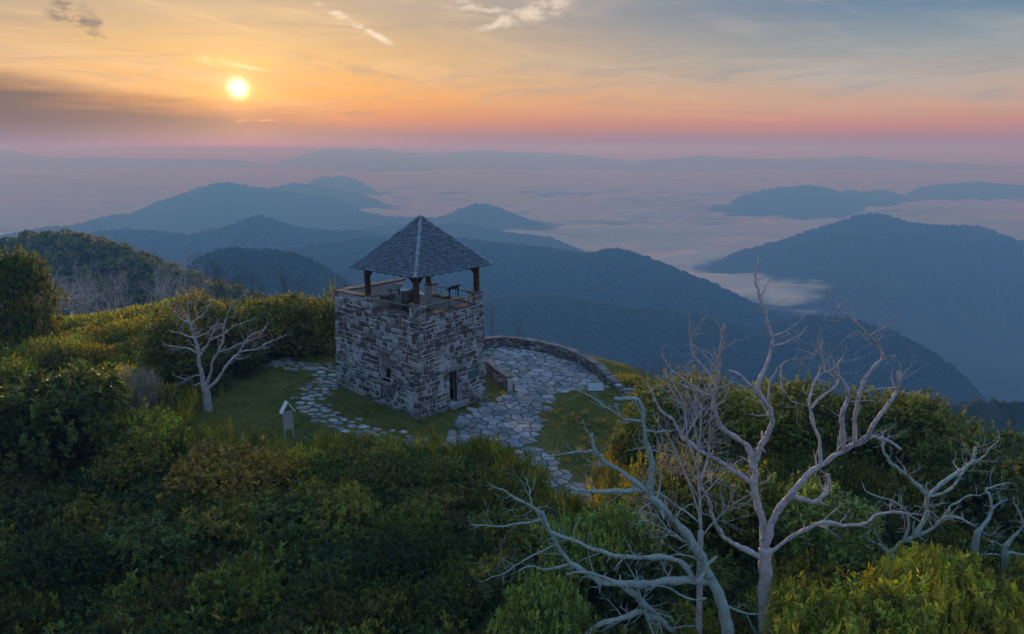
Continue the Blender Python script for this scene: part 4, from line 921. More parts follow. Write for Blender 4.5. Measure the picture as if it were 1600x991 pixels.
def dead_tree(label, Y0, conv, trunk, branches, mat, seed, group=None, twigs=.8, spread=.28, name='dead_tree', cat='dead tree', twl=(.35, 1.0)):
    """trunk / branches: (pixel polyline, start radius px, end radius px); every limb leaves the picture plane by its own amount"""
    r_ = np.random.default_rng(seed); known = []          # (px, py, Y, r)
    def run(line, Ys): return [at(*p, y) for p, y in zip(line, Ys)]
    tl = [conv(*p) for p in trunk[0]]
    base = at(*tl[0], Y0); gz = float(zg(base[0], base[1]))
    root = thing(name, label, cat, (base[0], base[1], gz), group); inv = Matrix.Translation(-Vector(root.location))
    Ys = [Y0 + .0 * i for i in range(len(tl))]
    P3 = run(tl, Ys); rp = np.linspace(trunk[1], trunk[2], len(tl))
    if base[2] > gz - .1:
        bb = np.array([base[0], base[1], gz - .25]); P3 = [bb] + P3; rp = np.concatenate([[trunk[1] * 1.25], rp])
    C = catmull(P3, 6); Rr = np.interp(np.linspace(0, 1, len(C)), np.linspace(0, 1, len(rp)), rp) * Y0 * 1.03 / F_PX
    mb = MB(); mb.tube(C, Rr, 12, wob=.09, seed=seed); o = mb.build('trunk', M[mat], root, True); o.matrix_parent_inverse = inv
    for c_, r2 in zip(C, Rr): x_, y_ = proj(c_); known.append((x_, y_, c_[1], r2))
    for bi, (line, r0, r1) in enumerate(branches):
        bl = [conv(*p) for p in line]; K = np.array(known)
        d_ = np.hypot(K[:, 0] - bl[0][0], K[:, 1] - bl[0][1]); kk_ = int(np.argmin(d_)); Ya = K[kk_, 2]
        if d_[kk_] < 16: bl[0] = (K[kk_, 0], K[kk_, 1])
        Lp = sum(math.hypot(b[0] - a[0], b[1] - a[1]) for a, b in zip(bl, bl[1:])); dY = r_.uniform(-1, 1) * spread * Lp * Ya / F_PX
        fr = np.linspace(0, 1, len(bl)); Yb = Ya + dY * fr ** 1.15
        C = catmull(run(bl, Yb), 6); m_ = len(C); rr_ = (r0 + (r1 - r0) * np.linspace(0, 1, m_) ** .8) * Ya * 1.03 / F_PX
        jit = np.cumsum(r_.normal(0, 1, (m_, 3)), 0) * .013 * np.minimum(1, np.linspace(0, 4, m_))[:, None]; C = C + jit
        mb = MB(); kn = 1 + .22 * np.interp(np.arange(m_), np.arange(0, m_ + 3, 3), r_.uniform(-1, 1, len(np.arange(0, m_ + 3, 3)))); rr_ = rr_ * kn * .80
        mb.tube(C, np.maximum(rr_, .007), 10 if r0 > 4 else 6, wob=.15, seed=seed + bi)
        for _ in range(r_.poisson(Lp / 55) if r0 > 2.5 else 0):            # broken stubs and knots
            i = int(r_.integers(2, m_ - 1)); sd = r_.normal(0, 1, 3); sd /= np.linalg.norm(sd); l_ = rr_[i] * r_.uniform(1.6, 4.5)
            mb.tube([C[i], C[i] + sd * l_ * .6, C[i] + sd * l_ + r_.uniform(-.02, .02, 3)], [rr_[i] * .6, rr_[i] * .38, rr_[i] * .22], 5, wob=.2)
        for c_, r2 in zip(C, rr_): x_, y_ = proj(c_); known.append((x_, y_, c_[1], r2))
        nt = r_.poisson(twigs * Lp / 26)
        for _ in range(nt):
            i = int(r_.integers(m_ // 3, m_ - 1)); tg = C[i + 1] - C[i]; tg /= np.linalg.norm(tg) + 1e-9; sd = r_.normal(0, 1, 3); sd -= tg * (sd @ tg); sd /= np.linalg.norm(sd)
            twig(mb, C[i], tg * .5 + sd * .8, r_.uniform(*twl), max(.008, min(rr_[i] * .4, .03)), r_, 1)
        if r1 < 2.2: twig(mb, C[-1], C[-1] - C[-3], r_.uniform(.2, .5), max(rr_[-1] * .9, .008), r_, 1)
        o = mb.build('branch', M[mat], root, True); o.matrix_parent_inverse = inv
    return root
def Zc(x0, y0, s): return lambda x, y: (x0 + x / s, y0 + y / s)
Z4 = Zc(1000, 380, 1.6217)
dead_tree('tall silvery dead tree with forked bare limbs rising from the bushes', 21.0, Z4, ([(318, 990), (317, 900), (318, 830), (316, 775)], 11.5, 10.5), [
    ([(312, 780), (308, 700), (292, 620), (290, 560), (275, 505)], 9.5, 7),
    ([(275, 505), (240, 490), (215, 465), (203, 420), (200, 380), (212, 340), (215, 290), (222, 250), (228, 205)], 5.5, 2.2),
    ([(198, 390), (160, 380), (120, 355), (85, 325), (70, 300)], 3.6, 1.6), ([(208, 350), (170, 320), (140, 285), (128, 250), (127, 215)], 3, 1.3), ([(213, 335), (185, 305), (155, 270), (140, 258)], 2.4, 1.2),
    ([(180, 385), (140, 375), (110, 365), (78, 345)], 2.2, 1.2),
    ([(290, 555), (310, 510), (330, 480), (338, 445), (325, 415), (300, 385), (265, 350), (225, 335)], 7, 2.6),
    ([(325, 415), (302, 375), (305, 340), (325, 300), (335, 250), (330, 225), (315, 185), (305, 150), (297, 115), (290, 90), (290, 60), (303, 42)], 4.8, 1.0),
    ([(315, 185), (330, 160), (355, 143)], 1.7, .9), ([(306, 140), (318, 115), (320, 103)], 1.4, .8), ([(335, 262), (370, 245), (412, 225)], 2.2, 1.2), ([(333, 238), (370, 220), (405, 197)], 1.9, 1.),
    ([(328, 410), (330, 360), (345, 330), (365, 305), (395, 295)], 2.6, 1.1), ([(358, 315), (362, 360), (385, 395), (405, 405)], 1.8, 1.),
    ([(290, 610), (240, 580), (190, 550), (140, 520), (105, 490), (90, 455), (60, 420), (40, 390), (20, 350)], 6, 1.6), ([(105, 490), (115, 450), (105, 410), (90, 380), (75, 350)], 3, 1.3), ([(115, 492), (135, 455), (155, 425)], 2.8, 1.4),
    ([(308, 800), (270, 780), (230, 765), (205, 735), (188, 695), (180, 655), (160, 630)], 6.5, 3.2),
    ([(322, 770), (330, 725), (345, 690), (380, 650), (420, 600), (450, 570), (500, 535), (550, 505), (580, 488), (620, 492), (660, 520)], 10.5, 2.2),
    ([(460, 560), (455, 500), (440, 460), (430, 415), (440, 375), (455, 340), (450, 325)], 4, 2.2), ([(440, 420), (465, 390), (500, 365), (505, 340)], 3, 1.8), ([(452, 332), (490, 320), (520, 288)], 2, 1.), ([(468, 320), (465, 300), (455, 285), (440, 280)], 1.8, 1.), ([(464, 300), (458, 255)], 1.3, .8),
    ([(515, 525), (508, 470), (510, 430), (525, 390), (518, 355), (495, 330)], 5.5, 2.2),
    ([(540, 508), (545, 450), (555, 400), (570, 350), (595, 310), (612, 290), (605, 265), (575, 235), (540, 205), (515, 185), (490, 165), (475, 142)], 5.2, 1.1), ([(580, 240), (600, 225), (628, 207)], 1.8, 1.),
    ([(580, 488), (590, 450), (615, 420), (635, 395), (655, 365), (650, 325)], 4.2, 2.8), ([(655, 370), (620, 365), (575, 370)], 1.8, 1.), ([(655, 372), (680, 378)], 1.4, .9),
    ([(385, 650), (440, 655), (470, 640), (485, 620), (480, 590)], 5.5, 3), ([(335, 790), (370, 755), (410, 730), (450, 710), (510, 715), (570, 713), (600, 690), (640, 680), (680, 685)], 4.6, 2), ([(455, 708), (490, 680), (510, 663)], 1.6, .8),
], 'bark_silver', 501, spread=.3)
Z3 = Zc(700, 380, 1.622)
dead_tree('leaning dead tree with long lichen-crusted limbs reaching toward the path', 19.5, Z3, ([(708, 990), (702, 950), (690, 900), (662, 845)], 10.5, 8.8), [
    ([(662, 848), (640, 790), (600, 730), (560, 690), (510, 638)], 9.6, 6.5), ([(510, 638), (515, 590), (512, 540), (500, 500), (495, 440), (480, 405), (425, 400)], 6.5, 3.2),
    ([(505, 636), (450, 590), (400, 555), (370, 530), (357, 490)], 5.5, 3.6), ([(372, 530), (320, 525), (255, 530)], 3.2, 1.8), ([(500, 635), (460, 625), (400, 622), (350, 620), (310, 612)], 5, 2.6),
    ([(496, 470), (540, 472), (575, 470)], 2.4, 1.2), ([(440, 440), (415, 425), (380, 405), (335, 380)], 2.4, 1.4), ([(497, 455), (470, 450), (440, 440), (425, 405)], 3.6, 2.2),
    ([(665, 855), (640, 855), (580, 852), (520, 858), (460, 860), (390, 856)], 8, 7), ([(395, 857), (340, 830), (300, 800), (270, 750), (245, 700), (215, 665), (170, 640), (125, 615)], 6.5, 2.0), ([(218, 668), (210, 640), (205, 612)], 2.4, 1.4), ([(242, 703), (180, 708), (120, 720), (62, 720)], 2.6, 1.5),
    ([(630, 840), (600, 820), (560, 806), (500, 805), (430, 800), (370, 785), (300, 755), (260, 735), (240, 690)], 6.5, 3.), ([(310, 825), (250, 825), (215, 815), (190, 825)], 3.4, 1.4), ([(268, 762), (215, 790), (150, 830), (98, 853)], 2.2, 1.), ([(430, 860), (360, 835), (300, 838)], 4, 2.2),
    ([(420, 858), (460, 880), (500, 920), (540, 960), (575, 990)], 7, 6), ([(480, 870), (497, 930), (518, 990)], 3.2, 2.4), ([(540, 955), (490, 935), (430, 950), (380, 965), (340, 992)], 6.5, 5), ([(480, 960), (420, 970), (395, 990)], 3.0, 2.),
    ([(640, 800), (600, 760), (560, 740), (530, 700), (500, 690)], 3.2, 1.4), ([(655, 900), (610, 905), (560, 880), (520, 870)], 2.6, 1.4), ([(690, 920), (720, 930), (760, 940), (800, 935)], 2.8, 1.4),
], 'bark_lichen', 502, twigs=1.0, spread=.25)
dead_tree('thin grey dead sapling of upright twigs between the two big dead trees', 20.6, lambda x, y: (x, y), ([(1092, 985), (1093, 900), (1095, 830)], 5.5, 4.5), [
    ([(1095, 830), (1093, 760), (1090, 700), (1094, 640)], 4, 1.4), ([(1094, 800), (1070, 740), (1050, 690), (1030, 660)], 2.2, 1.), ([(1093, 760), (1110, 710), (1112, 660), (1120, 610)], 2.2, .9), ([(1094, 780), (1120, 750), (1150, 720)], 1.8, .9),
    ([(1092, 740), (1075, 690), (1068, 640), (1050, 600)], 1.8, .9), ([(1094, 820), (1060, 790), (1030, 770), (1000, 765)], 2, .9), ([(1095, 840), (1130, 800), (1165, 775)], 1.8, .9), ([(1092, 700), (1082, 650), (1090, 600)], 1.5, .8), ([(1093, 860), (1050, 830), (1010, 815)], 1.8, .9),
    ([(1090, 880), (1060, 870), (1020, 880)], 1.8, .9), ([(1093, 780), (1060, 720), (1020, 700)], 1.5, .8)], 'bark_silver', 503, twigs=4.0, spread=.5, twl=(.4, 1.1))
Z6 = Zc(1280, 680, 3.1875)
dead_tree('short lichen-covered dead tree with wide twisted limbs beside the yellow-green shrubs', 23.5, Z6, ([(340, 830), (352, 780), (365, 740), (360, 660), (350, 595)], 10, 8.5), [
    ([(350, 600), (320, 565), (300, 545)], 6, 3), ([(355, 600), (370, 575), (420, 525), (480, 500), (550, 470), (600, 425), (630, 400), (700, 410), (750, 435)], 5.5, 1.8), ([(420, 520), (450, 440), (430, 370), (360, 320), (255, 285)], 3.4, 1.4),
    ([(470, 500), (520, 430), (530, 370), (525, 300)], 5.5, 5), ([(525, 300), (490, 260), (430, 210), (370, 160), (325, 100), (315, 30)], 4.6, 2), ([(535, 300), (570, 270), (620, 220), (680, 180), (730, 140), (765, 90), (760, 50)], 4.8, 2.6),
    ([(540, 305), (620, 290), (690, 250), (720, 200), (760, 150), (820, 110), (850, 70), (900, 30)], 3.6, 1.3), ([(610, 420), (640, 370), (660, 345), (740, 300), (800, 295)], 2.6, 1.3), ([(420, 525), (480, 540), (490, 575)], 2.2, 1.2), ([(330, 570), (305, 520), (300, 485)], 1.8, .9), ([(500, 420), (440, 400), (300, 385)], 2.4, 1.4)],
    'bark_lichen', 504, twigs=1.4, spread=.3)
dead_tree('crooked slim dead trunk with a bent top at the right-hand hedge', 26.0, Z6, ([(775, 650), (775, 560), (790, 480)], 6, 5), [([(790, 480), (840, 430), (865, 380), (860, 300), (850, 280), (935, 245)], 4.8, 1.6), ([(868, 365), (905, 330), (930, 320)], 2.4, 1.6), ([(800, 470), (850, 500), (900, 460)], 1.4, .8)], 'bark_lichen', 505, twigs=1.2)
dead_tree('low dead tree with a sideways limb at the right-hand edge', 25.0, Z6, ([(925, 720), (925, 640), (925, 560)], 5.5, 5), [([(925, 560), (970, 510), (1010, 460), (1000, 400), (975, 345)], 4.5, 1.4), ([(925, 605), (960, 600), (1040, 605), (1120, 590)], 4, 2), ([(922, 607), (880, 605), (840, 608)], 3, 1.4), ([(925, 560), (880, 540), (850, 535)], 1.6, .9)], 'bark_lichen', 506, twigs=1.6)
Z0 = Zc(240, 440, 4.505); yb = G(323, 641)[1]
dead_tree('bare silver-grey dead tree with spreading crown standing on the lawn', yb, Z0, ([(385, 905), (378, 850), (370, 780), (352, 715)], 6.5, 5.6), [
    ([(352, 720), (345, 690), (320, 590), (300, 480), (285, 410), (265, 340), (262, 300)], 4.6, 2.4), ([(262, 305), (290, 270), (340, 230), (380, 170), (395, 145)], 2.0, .8), ([(262, 310), (235, 260), (205, 200), (150, 150)], 1.7, .7), ([(255, 300), (190, 260), (150, 220), (105, 170)], 1.7, .7),
    ([(280, 400), (220, 375), (175, 355), (130, 350)], 1.6, .7), ([(300, 510), (260, 485), (190, 470), (140, 465), (90, 455)], 1.8, .8), ([(300, 255), (290, 170), (290, 105)], 1., .5), ([(250, 285), (248, 180), (248, 110)], 1., .5),
    ([(325, 670), (280, 665), (240, 690), (170, 675)], 1.5, .7), ([(240, 692), (190, 720)], 1., .5), ([(325, 525), (370, 460), (410, 400), (440, 340), (450, 300)], 2.4, 1.0), ([(400, 415), (470, 380), (520, 350), (600, 310), (710, 270)], 1.7, .7),
    ([(372, 745), (400, 640), (410, 570), (450, 500), (480, 430), (485, 350), (490, 290), (520, 220), (570, 150), (640, 100)], 3.4, .7), ([(450, 497), (520, 475), (580, 440), (650, 410), (740, 370), (810, 290)], 1.9, .7),
    ([(380, 770), (450, 690), (510, 600), (570, 540), (610, 500), (650, 430), (680, 390), (770, 350)], 3.2, .8), ([(615, 497), (690, 480), (760, 470), (800, 465)], 1.7, .8), ([(720, 472), (800, 435), (860, 410), (935, 378)], 1.5, .7), ([(570, 540), (610, 550), (650, 545)], 1.2, .6),
    ([(300, 400), (350, 370), (400, 330)], 1.4, .6), ([(485, 300), (440, 290), (400, 310)], 1.2, .6)], 'bark_silver', 507, twigs=2.6, spread=.4, twl=(.3, .8))
Zp = Zc(0, 350, 5.831)
dead_tree('pale sprawling fallen dead tree in the saddle beyond the sunlit shrubs', 66.0, Zp, ([(330, 850), (390, 805), (440, 770)], 2.2, 1.9), [
    ([(440, 770), (500, 745), (560, 730), (650, 690), (740, 630)], 1.8, .7), ([(440, 770), (430, 690), (470, 620), (490, 540), (500, 500)], 1.8, .7), ([(470, 780), (600, 775), (700, 740), (820, 700)], 1.6, .7), ([(560, 730), (600, 660), (690, 600), (760, 570)], 1.2, .5), ([(650, 690), (760, 660), (900, 640)], 1.1, .5),
    ([(470, 620), (560, 560), (640, 560)], 1.1, .5), ([(440, 700), (390, 640), (370, 590)], 1.2, .5)], 'bark_silver', 508, twigs=6, spread=.5, twl=(.7, 2.0))

# bare trees along the rim and in the saddle, one bushy skeleton each, shared between copies
def bare_mesh(seed, H=6.0, mat='bark_dark', r0=.1, depth=3):
    r_ = np.random.default_rng(seed); mb = MB(); pts = [np.zeros(3) - UZ * .4]; d = UZ.copy()
    for i in range(8): d = d + r_.uniform(-.13, .13, 3); d[2] = max(d[2], .6); d /= np.linalg.norm(d); pts.append(pts[-1] + d * H / 8)
    rad = np.linspace(r0, r0 * .22, 9); mb.tube(pts, rad, 6, wob=.08)
    br = MB()
    for i in range(2, 9):
        for _ in range(3 if i > 3 else 1):
            sd = r_.normal(0, 1, 3); sd[2] = abs(sd[2]) * .3; sd /= np.linalg.norm(sd); twig(br, pts[i], sd * .8 + UZ * r_.uniform(.25, .8), H * r_.uniform(.18, .36), max(rad[i] * .5, .02), r_, depth)
    return mb.mesh('trunk', M[mat], True), br.mesh('branches', M[mat], True)
BARE = [bare_mesh(600 + i) for i in range(4)]; BAREP = [bare_mesh(620 + i, 6.0, 'bark_silver', .11, 3) for i in range(4)]
def bare_tree(x, ytop, ybase, Y, label, group, i, src, on_ground=True):
    b = at(x, ybase, Y); top = at(x, ytop, Y); gz = float(zg(b[0], b[1])) if on_ground else b[2]; H = max(2.0, top[2] - gz); s_ = H / 6.6
    t = thing('bare_tree', label, 'bare tree', (b[0], b[1], gz), group, i * 1.7)
    t.scale = (s_ * (.55 if H > 9 else .8), s_ * (.55 if H > 9 else .8), s_)
    for nme, me_ in zip(('trunk', 'branches'), src[i % 4]): obj(nme, me_, t)
    return t
ORDS = ['first', 'second', 'third', 'fourth', 'fifth', 'sixth', 'seventh', 'eighth', 'ninth', 'tenth', 'eleventh', 'twelfth']
for i, (x, yt, yb_, Y) in enumerate(sorted([(357, 403, 470, 62), (340, 420, 470, 63), (380, 428, 470, 64), (398, 425, 475, 62), (418, 436, 475, 64), (440, 432, 470, 66), (455, 413, 470, 65), (490, 448, 470, 64), (470, 440, 470, 63), (325, 430, 470, 66), (372, 415, 470, 70), (310, 440, 470, 68)])):
    bare_tree(x, yt, yb_, Y, f'slim dark bare tree between hill and tower, {ORDS[i]} from the left', 'bare trees on the rim left of the tower', i, BARE)
for i, (x, yt, yb_, Y, lab) in enumerate([(536, 425, 470, 60, 'dark bare treetop just left of the tower parapet'), (812, 497, 530, 60, 'small bare treetop poking above the curved patio wall'), (770, 475, 530, 61, 'bare dark twigs just right of the tower corner')]):
    bare_tree(x, yt, yb_, Y, lab, None, i, BARE)
for i, (x, yt) in enumerate([(1003, 575), (1014, 560), (1030, 566)]):
    bare_tree(x, yt, 640, 43, f'thin dark bare sapling beyond the patio wall end, {ORDS[i]} from the left', 'bare saplings beyond the patio wall', i, BARE)
r_ = np.random.default_rng(640)
for i in range(30):
    x = r_.uniform(70, 345); Y = r_.uniform(95, 150); yb_ = 478 + r_.uniform(-5, 10); yt = r_.uniform(415, 455) + max(0, (x - 250) * .08)
    bare_tree(x, yt, yb_, Y, 'grey leafless tree on the flank of the wooded hill at the left', 'leafless trees in the saddle', i, BAREP if i % 3 else BARE)

# ================================================================= shrubs, trees and undergrowth
def foliage(seed, n_tuft, per, L, w, lumps, up=.5, spread=(25, 85), tint=(.45, 1.75), warm=.25, size_j=.5, droop=0., fill=.25, sprig=0):
    """leaf tufts over the outside of overlapping lumps: (cx, cy, cz, rx, ry, rz)"""
    r_ = np.random.default_rng(seed); lumps = np.array(lumps, float); area = (lumps[:, 3] * lumps[:, 5]) ** 1.0
    li = r_.choice(len(lumps), n_tuft, p=area / area.sum()); d = r_.normal(0, 1, (n_tuft, 3)); d[:, 2] = np.where(d[:, 2] < -.35, -d[:, 2], d[:, 2]); d /= np.linalg.norm(d, axis=1)[:, None]
    rad = np.where(r_.uniform(0, 1, n_tuft) < fill, r_.uniform(.4, .9, n_tuft), r_.uniform(.88, 1.1, n_tuft)) * (1 + .16 * np.sin(d[:, 0] * 7 + seed) * np.sin(d[:, 1] * 6 + li))
    c = lumps[li, :3] + d * lumps[li, 3:] * rad[:, None]
    c[:, 2] = np.maximum(c[:, 2], .05)
    ax = d * (1 - up) + np.array([0, 0, up]) + r_.normal(0, .22, (n_tuft, 3)); ax /= np.linalg.norm(ax, axis=1)[:, None]
    if sprig:                                            # leafy shoots that stand clear of the mound
        top_ = np.nonzero(d[:, 2] > .35)[0]; b_ = r_.choice(top_, sprig); dr_ = d[b_] * .35 + np.array([0, 0, .9]) + r_.normal(0, .18, (sprig, 3)); dr_ /= np.linalg.norm(dr_, axis=1)[:, None]; ln_ = r_.uniform(.12, .34, sprig)
        ce = np.concatenate([c[b_] + dr_ * (ln_ * f_)[:, None] for f_ in (.2, .45, .7, .95)]); c = np.concatenate([c, ce]); ax = np.concatenate([ax, np.tile(dr_, (4, 1))]); n_tuft += 4 * sprig
    n = n_tuft * per; C = np.repeat(c, per, 0); A = np.repeat(ax, per, 0)
    pr = r_.normal(0, 1, (n, 3)); pr -= A * (pr * A).sum(1)[:, None]; pr /= np.linalg.norm(pr, axis=1)[:, None]
    th = np.radians(r_.uniform(*spread, n)); D = A * np.cos(th)[:, None] + pr * np.sin(th)[:, None]; D[:, 2] -= droop * r_.uniform(0, 1, n); D /= np.linalg.norm(D, axis=1)[:, None]
    sc_ = np.repeat(r_.uniform(1 - size_j * .5, 1 + size_j, n_tuft), per) * r_.uniform(.7, 1.2, n)
    ln = L * sc_; wd = w * sc_; base = C + A * (r_.uniform(-.6, .9, n) * L)[:, None]
    S = np.cross(D, A + r_.normal(0, .35, (n, 3))); S /= np.linalg.norm(S, axis=1)[:, None] + 1e-9
    N = np.cross(S, D); mid = base + D * (ln * .5)[:, None] - N * (ln * .06)[:, None]
    V = np.stack([base, mid + S * wd[:, None], base + D * ln[:, None], mid - S * wd[:, None]], 1).reshape(-1, 3)
    tt = np.repeat(r_.uniform(*tint, n_tuft), per) * r_.uniform(.72, 1.28, n); wm = np.repeat(r_.uniform(-warm, warm, n_tuft), per)
    col = np.stack([tt * (1 + wm), tt, tt * (1 - wm * .8)], 1)
    return V, np.arange(4 * n).reshape(-1, 4), np.repeat(col, 4, 0)
def mound_lumps(r_, rx, h, n, top=1.0):
    out_ = [(0, 0, h * .42, rx * .72, rx * .72, h * .5)]
    for i in range(n):
        a = r_.uniform(0, 2 * np.pi); rr_ = rx * r_.uniform(.3, .78); s_ = rx * r_.uniform(.24, .46)
        out_.append((math.cos(a) * rr_, math.sin(a) * rr_, h * r_.uniform(.25, .82) * (1 - .35 * rr_ / rx) * top, s_, s_, s_ * r_.uniform(.7, 1.1)))
    return out_
def stems(seed, h, rx, n, r0, mat='bark_stem'):
    r_ = np.random.default_rng(seed); mb = MB()
    for i in range(n):
        a = r_.uniform(0, 2 * np.pi); e = np.array([math.cos(a) * rx * r_.uniform(.2, .6), math.sin(a) * rx * r_.uniform(.2, .6), h * r_.uniform(.6, .92)])
        m1 = e * .45 + r_.uniform(-.1, .1, 3) * rx; m1[2] = e[2] * .5; mb.tube(catmull([np.array([e[0] * .06, e[1] * .06, -.3]), m1, e], 3), np.linspace(r0, r0 * .3, 7), 5)
    return mb.mesh('stems', M[mat], True)
KINDS = {}
def kind(name, n_var, maker):
    KINDS[name] = []
    for v in range(n_var):
        (V, Q_, c_), st_ = maker(np.random.default_rng(hash_of(name) + v), hash_of(name) + v)
        KINDS[name].append((fast_mesh('foliage', V, Q_, c_, False, M['leaf']), st_, float(np.percentile(V[:, 2], 98.5))))
def hash_of(s_): return sum((i + 3) * ord(ch) * 31 for i, ch in enumerate(s_)) % 100000
# unit sized (radius about 1, height about 1.35)
kind('broad', 4, lambda r_, s_: (foliage(s_, 950, 11, .085, .021, mound_lumps(r_, 1.0, 1.35, 18), .5, (40, 88), warm=.2, sprig=26), stems(s_, 1.2, .9, 6, .035)))
kind('fine', 4, lambda r_, s_: (foliage(s_, 1900, 9, .050, .0135, mound_lumps(r_, 1.0, 1.3, 24), .45, (20, 80), warm=.3, sprig=60), stems(s_, 1.2, .9, 6, .03)))
kind('shoots', 3, lambda r_, s_: (foliage(s_, 1150, 12, .072, .011, [(x, y, z, a, b, c * 1.5) for x, y, z, a, b, c in mound_lumps(r_, .9, 1.5, 16)], .85, (12, 60), warm=.3, sprig=70), stems(s_, 1.4, .8, 8, .025)))
kind('spray', 3, lambda r_, s_: (foliage(s_, 900, 13, .092, .016, [(x, y, z, a * 1.2, b * 1.2, c * .5) for x, y, z, a, b, c in mound_lumps(r_, 1.0, 1.35, 24)], .55, (55, 95), warm=.25, droop=.25), stems(s_, 1.2, .9, 6, .035)))
def crown_lumps(r_, n=26):
    out_ = [(0, 0, .85, .6, .6, .6), (.1, 0, .4, .62, .62, .42)]
    for i in range(10):
        a = i * .63 + r_.uniform(-.2, .2); out_.append((math.cos(a) * .6, math.sin(a) * .6, r_.uniform(.2, .55), .3, .3, .28))
    for i in range(n):
        d = r_.normal(0, 1, 3); d[2] = abs(d[2]) * .9 - .25; d /= np.linalg.norm(d); s_ = r_.uniform(.2, .36); out_.append((d[0] * .68, d[1] * .68, .95 + d[2] * .62, s_, s_, s_ * .8))
    return out_
kind('crown', 4, lambda r_, s_: (foliage(s_, 2500, 10, .042, .0125, crown_lumps(r_), .5, (30, 88), warm=.25, sprig=90), stems(s_, 1.2, .7, 8, .04)))
kind('twiggy', 1, lambda r_, s_: (foliage(s_, 1500, 7, .16, .0042, mound_lumps(r_, 1.0, 1.3, 14), .5, (5, 50), warm=.1), stems(s_, 1.2, .8, 10, .02)))

FRONT_LIM = np.array([(-200, 588), (0, 592), (60, 590), (120, 592), (155, 622), (200, 650), (255, 668), (300, 697), (380, 716), (450, 716), (520, 708), (590, 690), (625, 692), (660, 712), (760, 728), (800, 752), (840, 782), (880, 808), (930, 818), (955, 800), (975, 740), (990, 690), (1005, 640), (1015, 606), (1060, 592), (1130, 598), (1200, 605), (1260, 600), (1340, 618), (1400, 612), (1450, 628), (1500, 660), (1560, 690), (1600, 688), (1800, 690)])
BACK_LIM = np.array([(-300, 470), (0, 484), (60, 492), (110, 497), (180, 487), (240, 476), (290, 464), (340, 470), (400, 466), (440, 462), (480, 470), (522, 458), (527, 470), (600, 530), (757, 532), (985, 600), (1000, 640), (1015, 606), (1060, 592), (1260, 600), (1400, 612), (1500, 655), (1600, 690), (1800, 690)])
n_shrub = [0]
def shrub(kind_, var, x, y, rad, h, col, label, group, seed=0, name='shrub', cat='shrub'):
    me_, st_, zt = KINDS[kind_][var % len(KINDS[kind_])]
    t = thing(name, label, cat, (x, y, float(zg(x, y)) - .05), group, seed * 2.399)
    t.scale = (rad, rad * (1 + .12 * math.sin(seed * 3.3)), h / zt)
    f = obj('foliage', me_, t); f.color = (*col, 1); s_ = obj('stems', st_, t); n_shrub[0] += 1
    return t
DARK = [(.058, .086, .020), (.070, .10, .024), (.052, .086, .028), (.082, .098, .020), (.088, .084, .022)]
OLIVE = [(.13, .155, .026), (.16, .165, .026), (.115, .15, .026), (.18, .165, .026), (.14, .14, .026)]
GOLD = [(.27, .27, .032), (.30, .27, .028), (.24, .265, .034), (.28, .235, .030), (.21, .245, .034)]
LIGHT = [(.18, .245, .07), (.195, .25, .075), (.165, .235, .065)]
RUST = (.20, .155, .055)
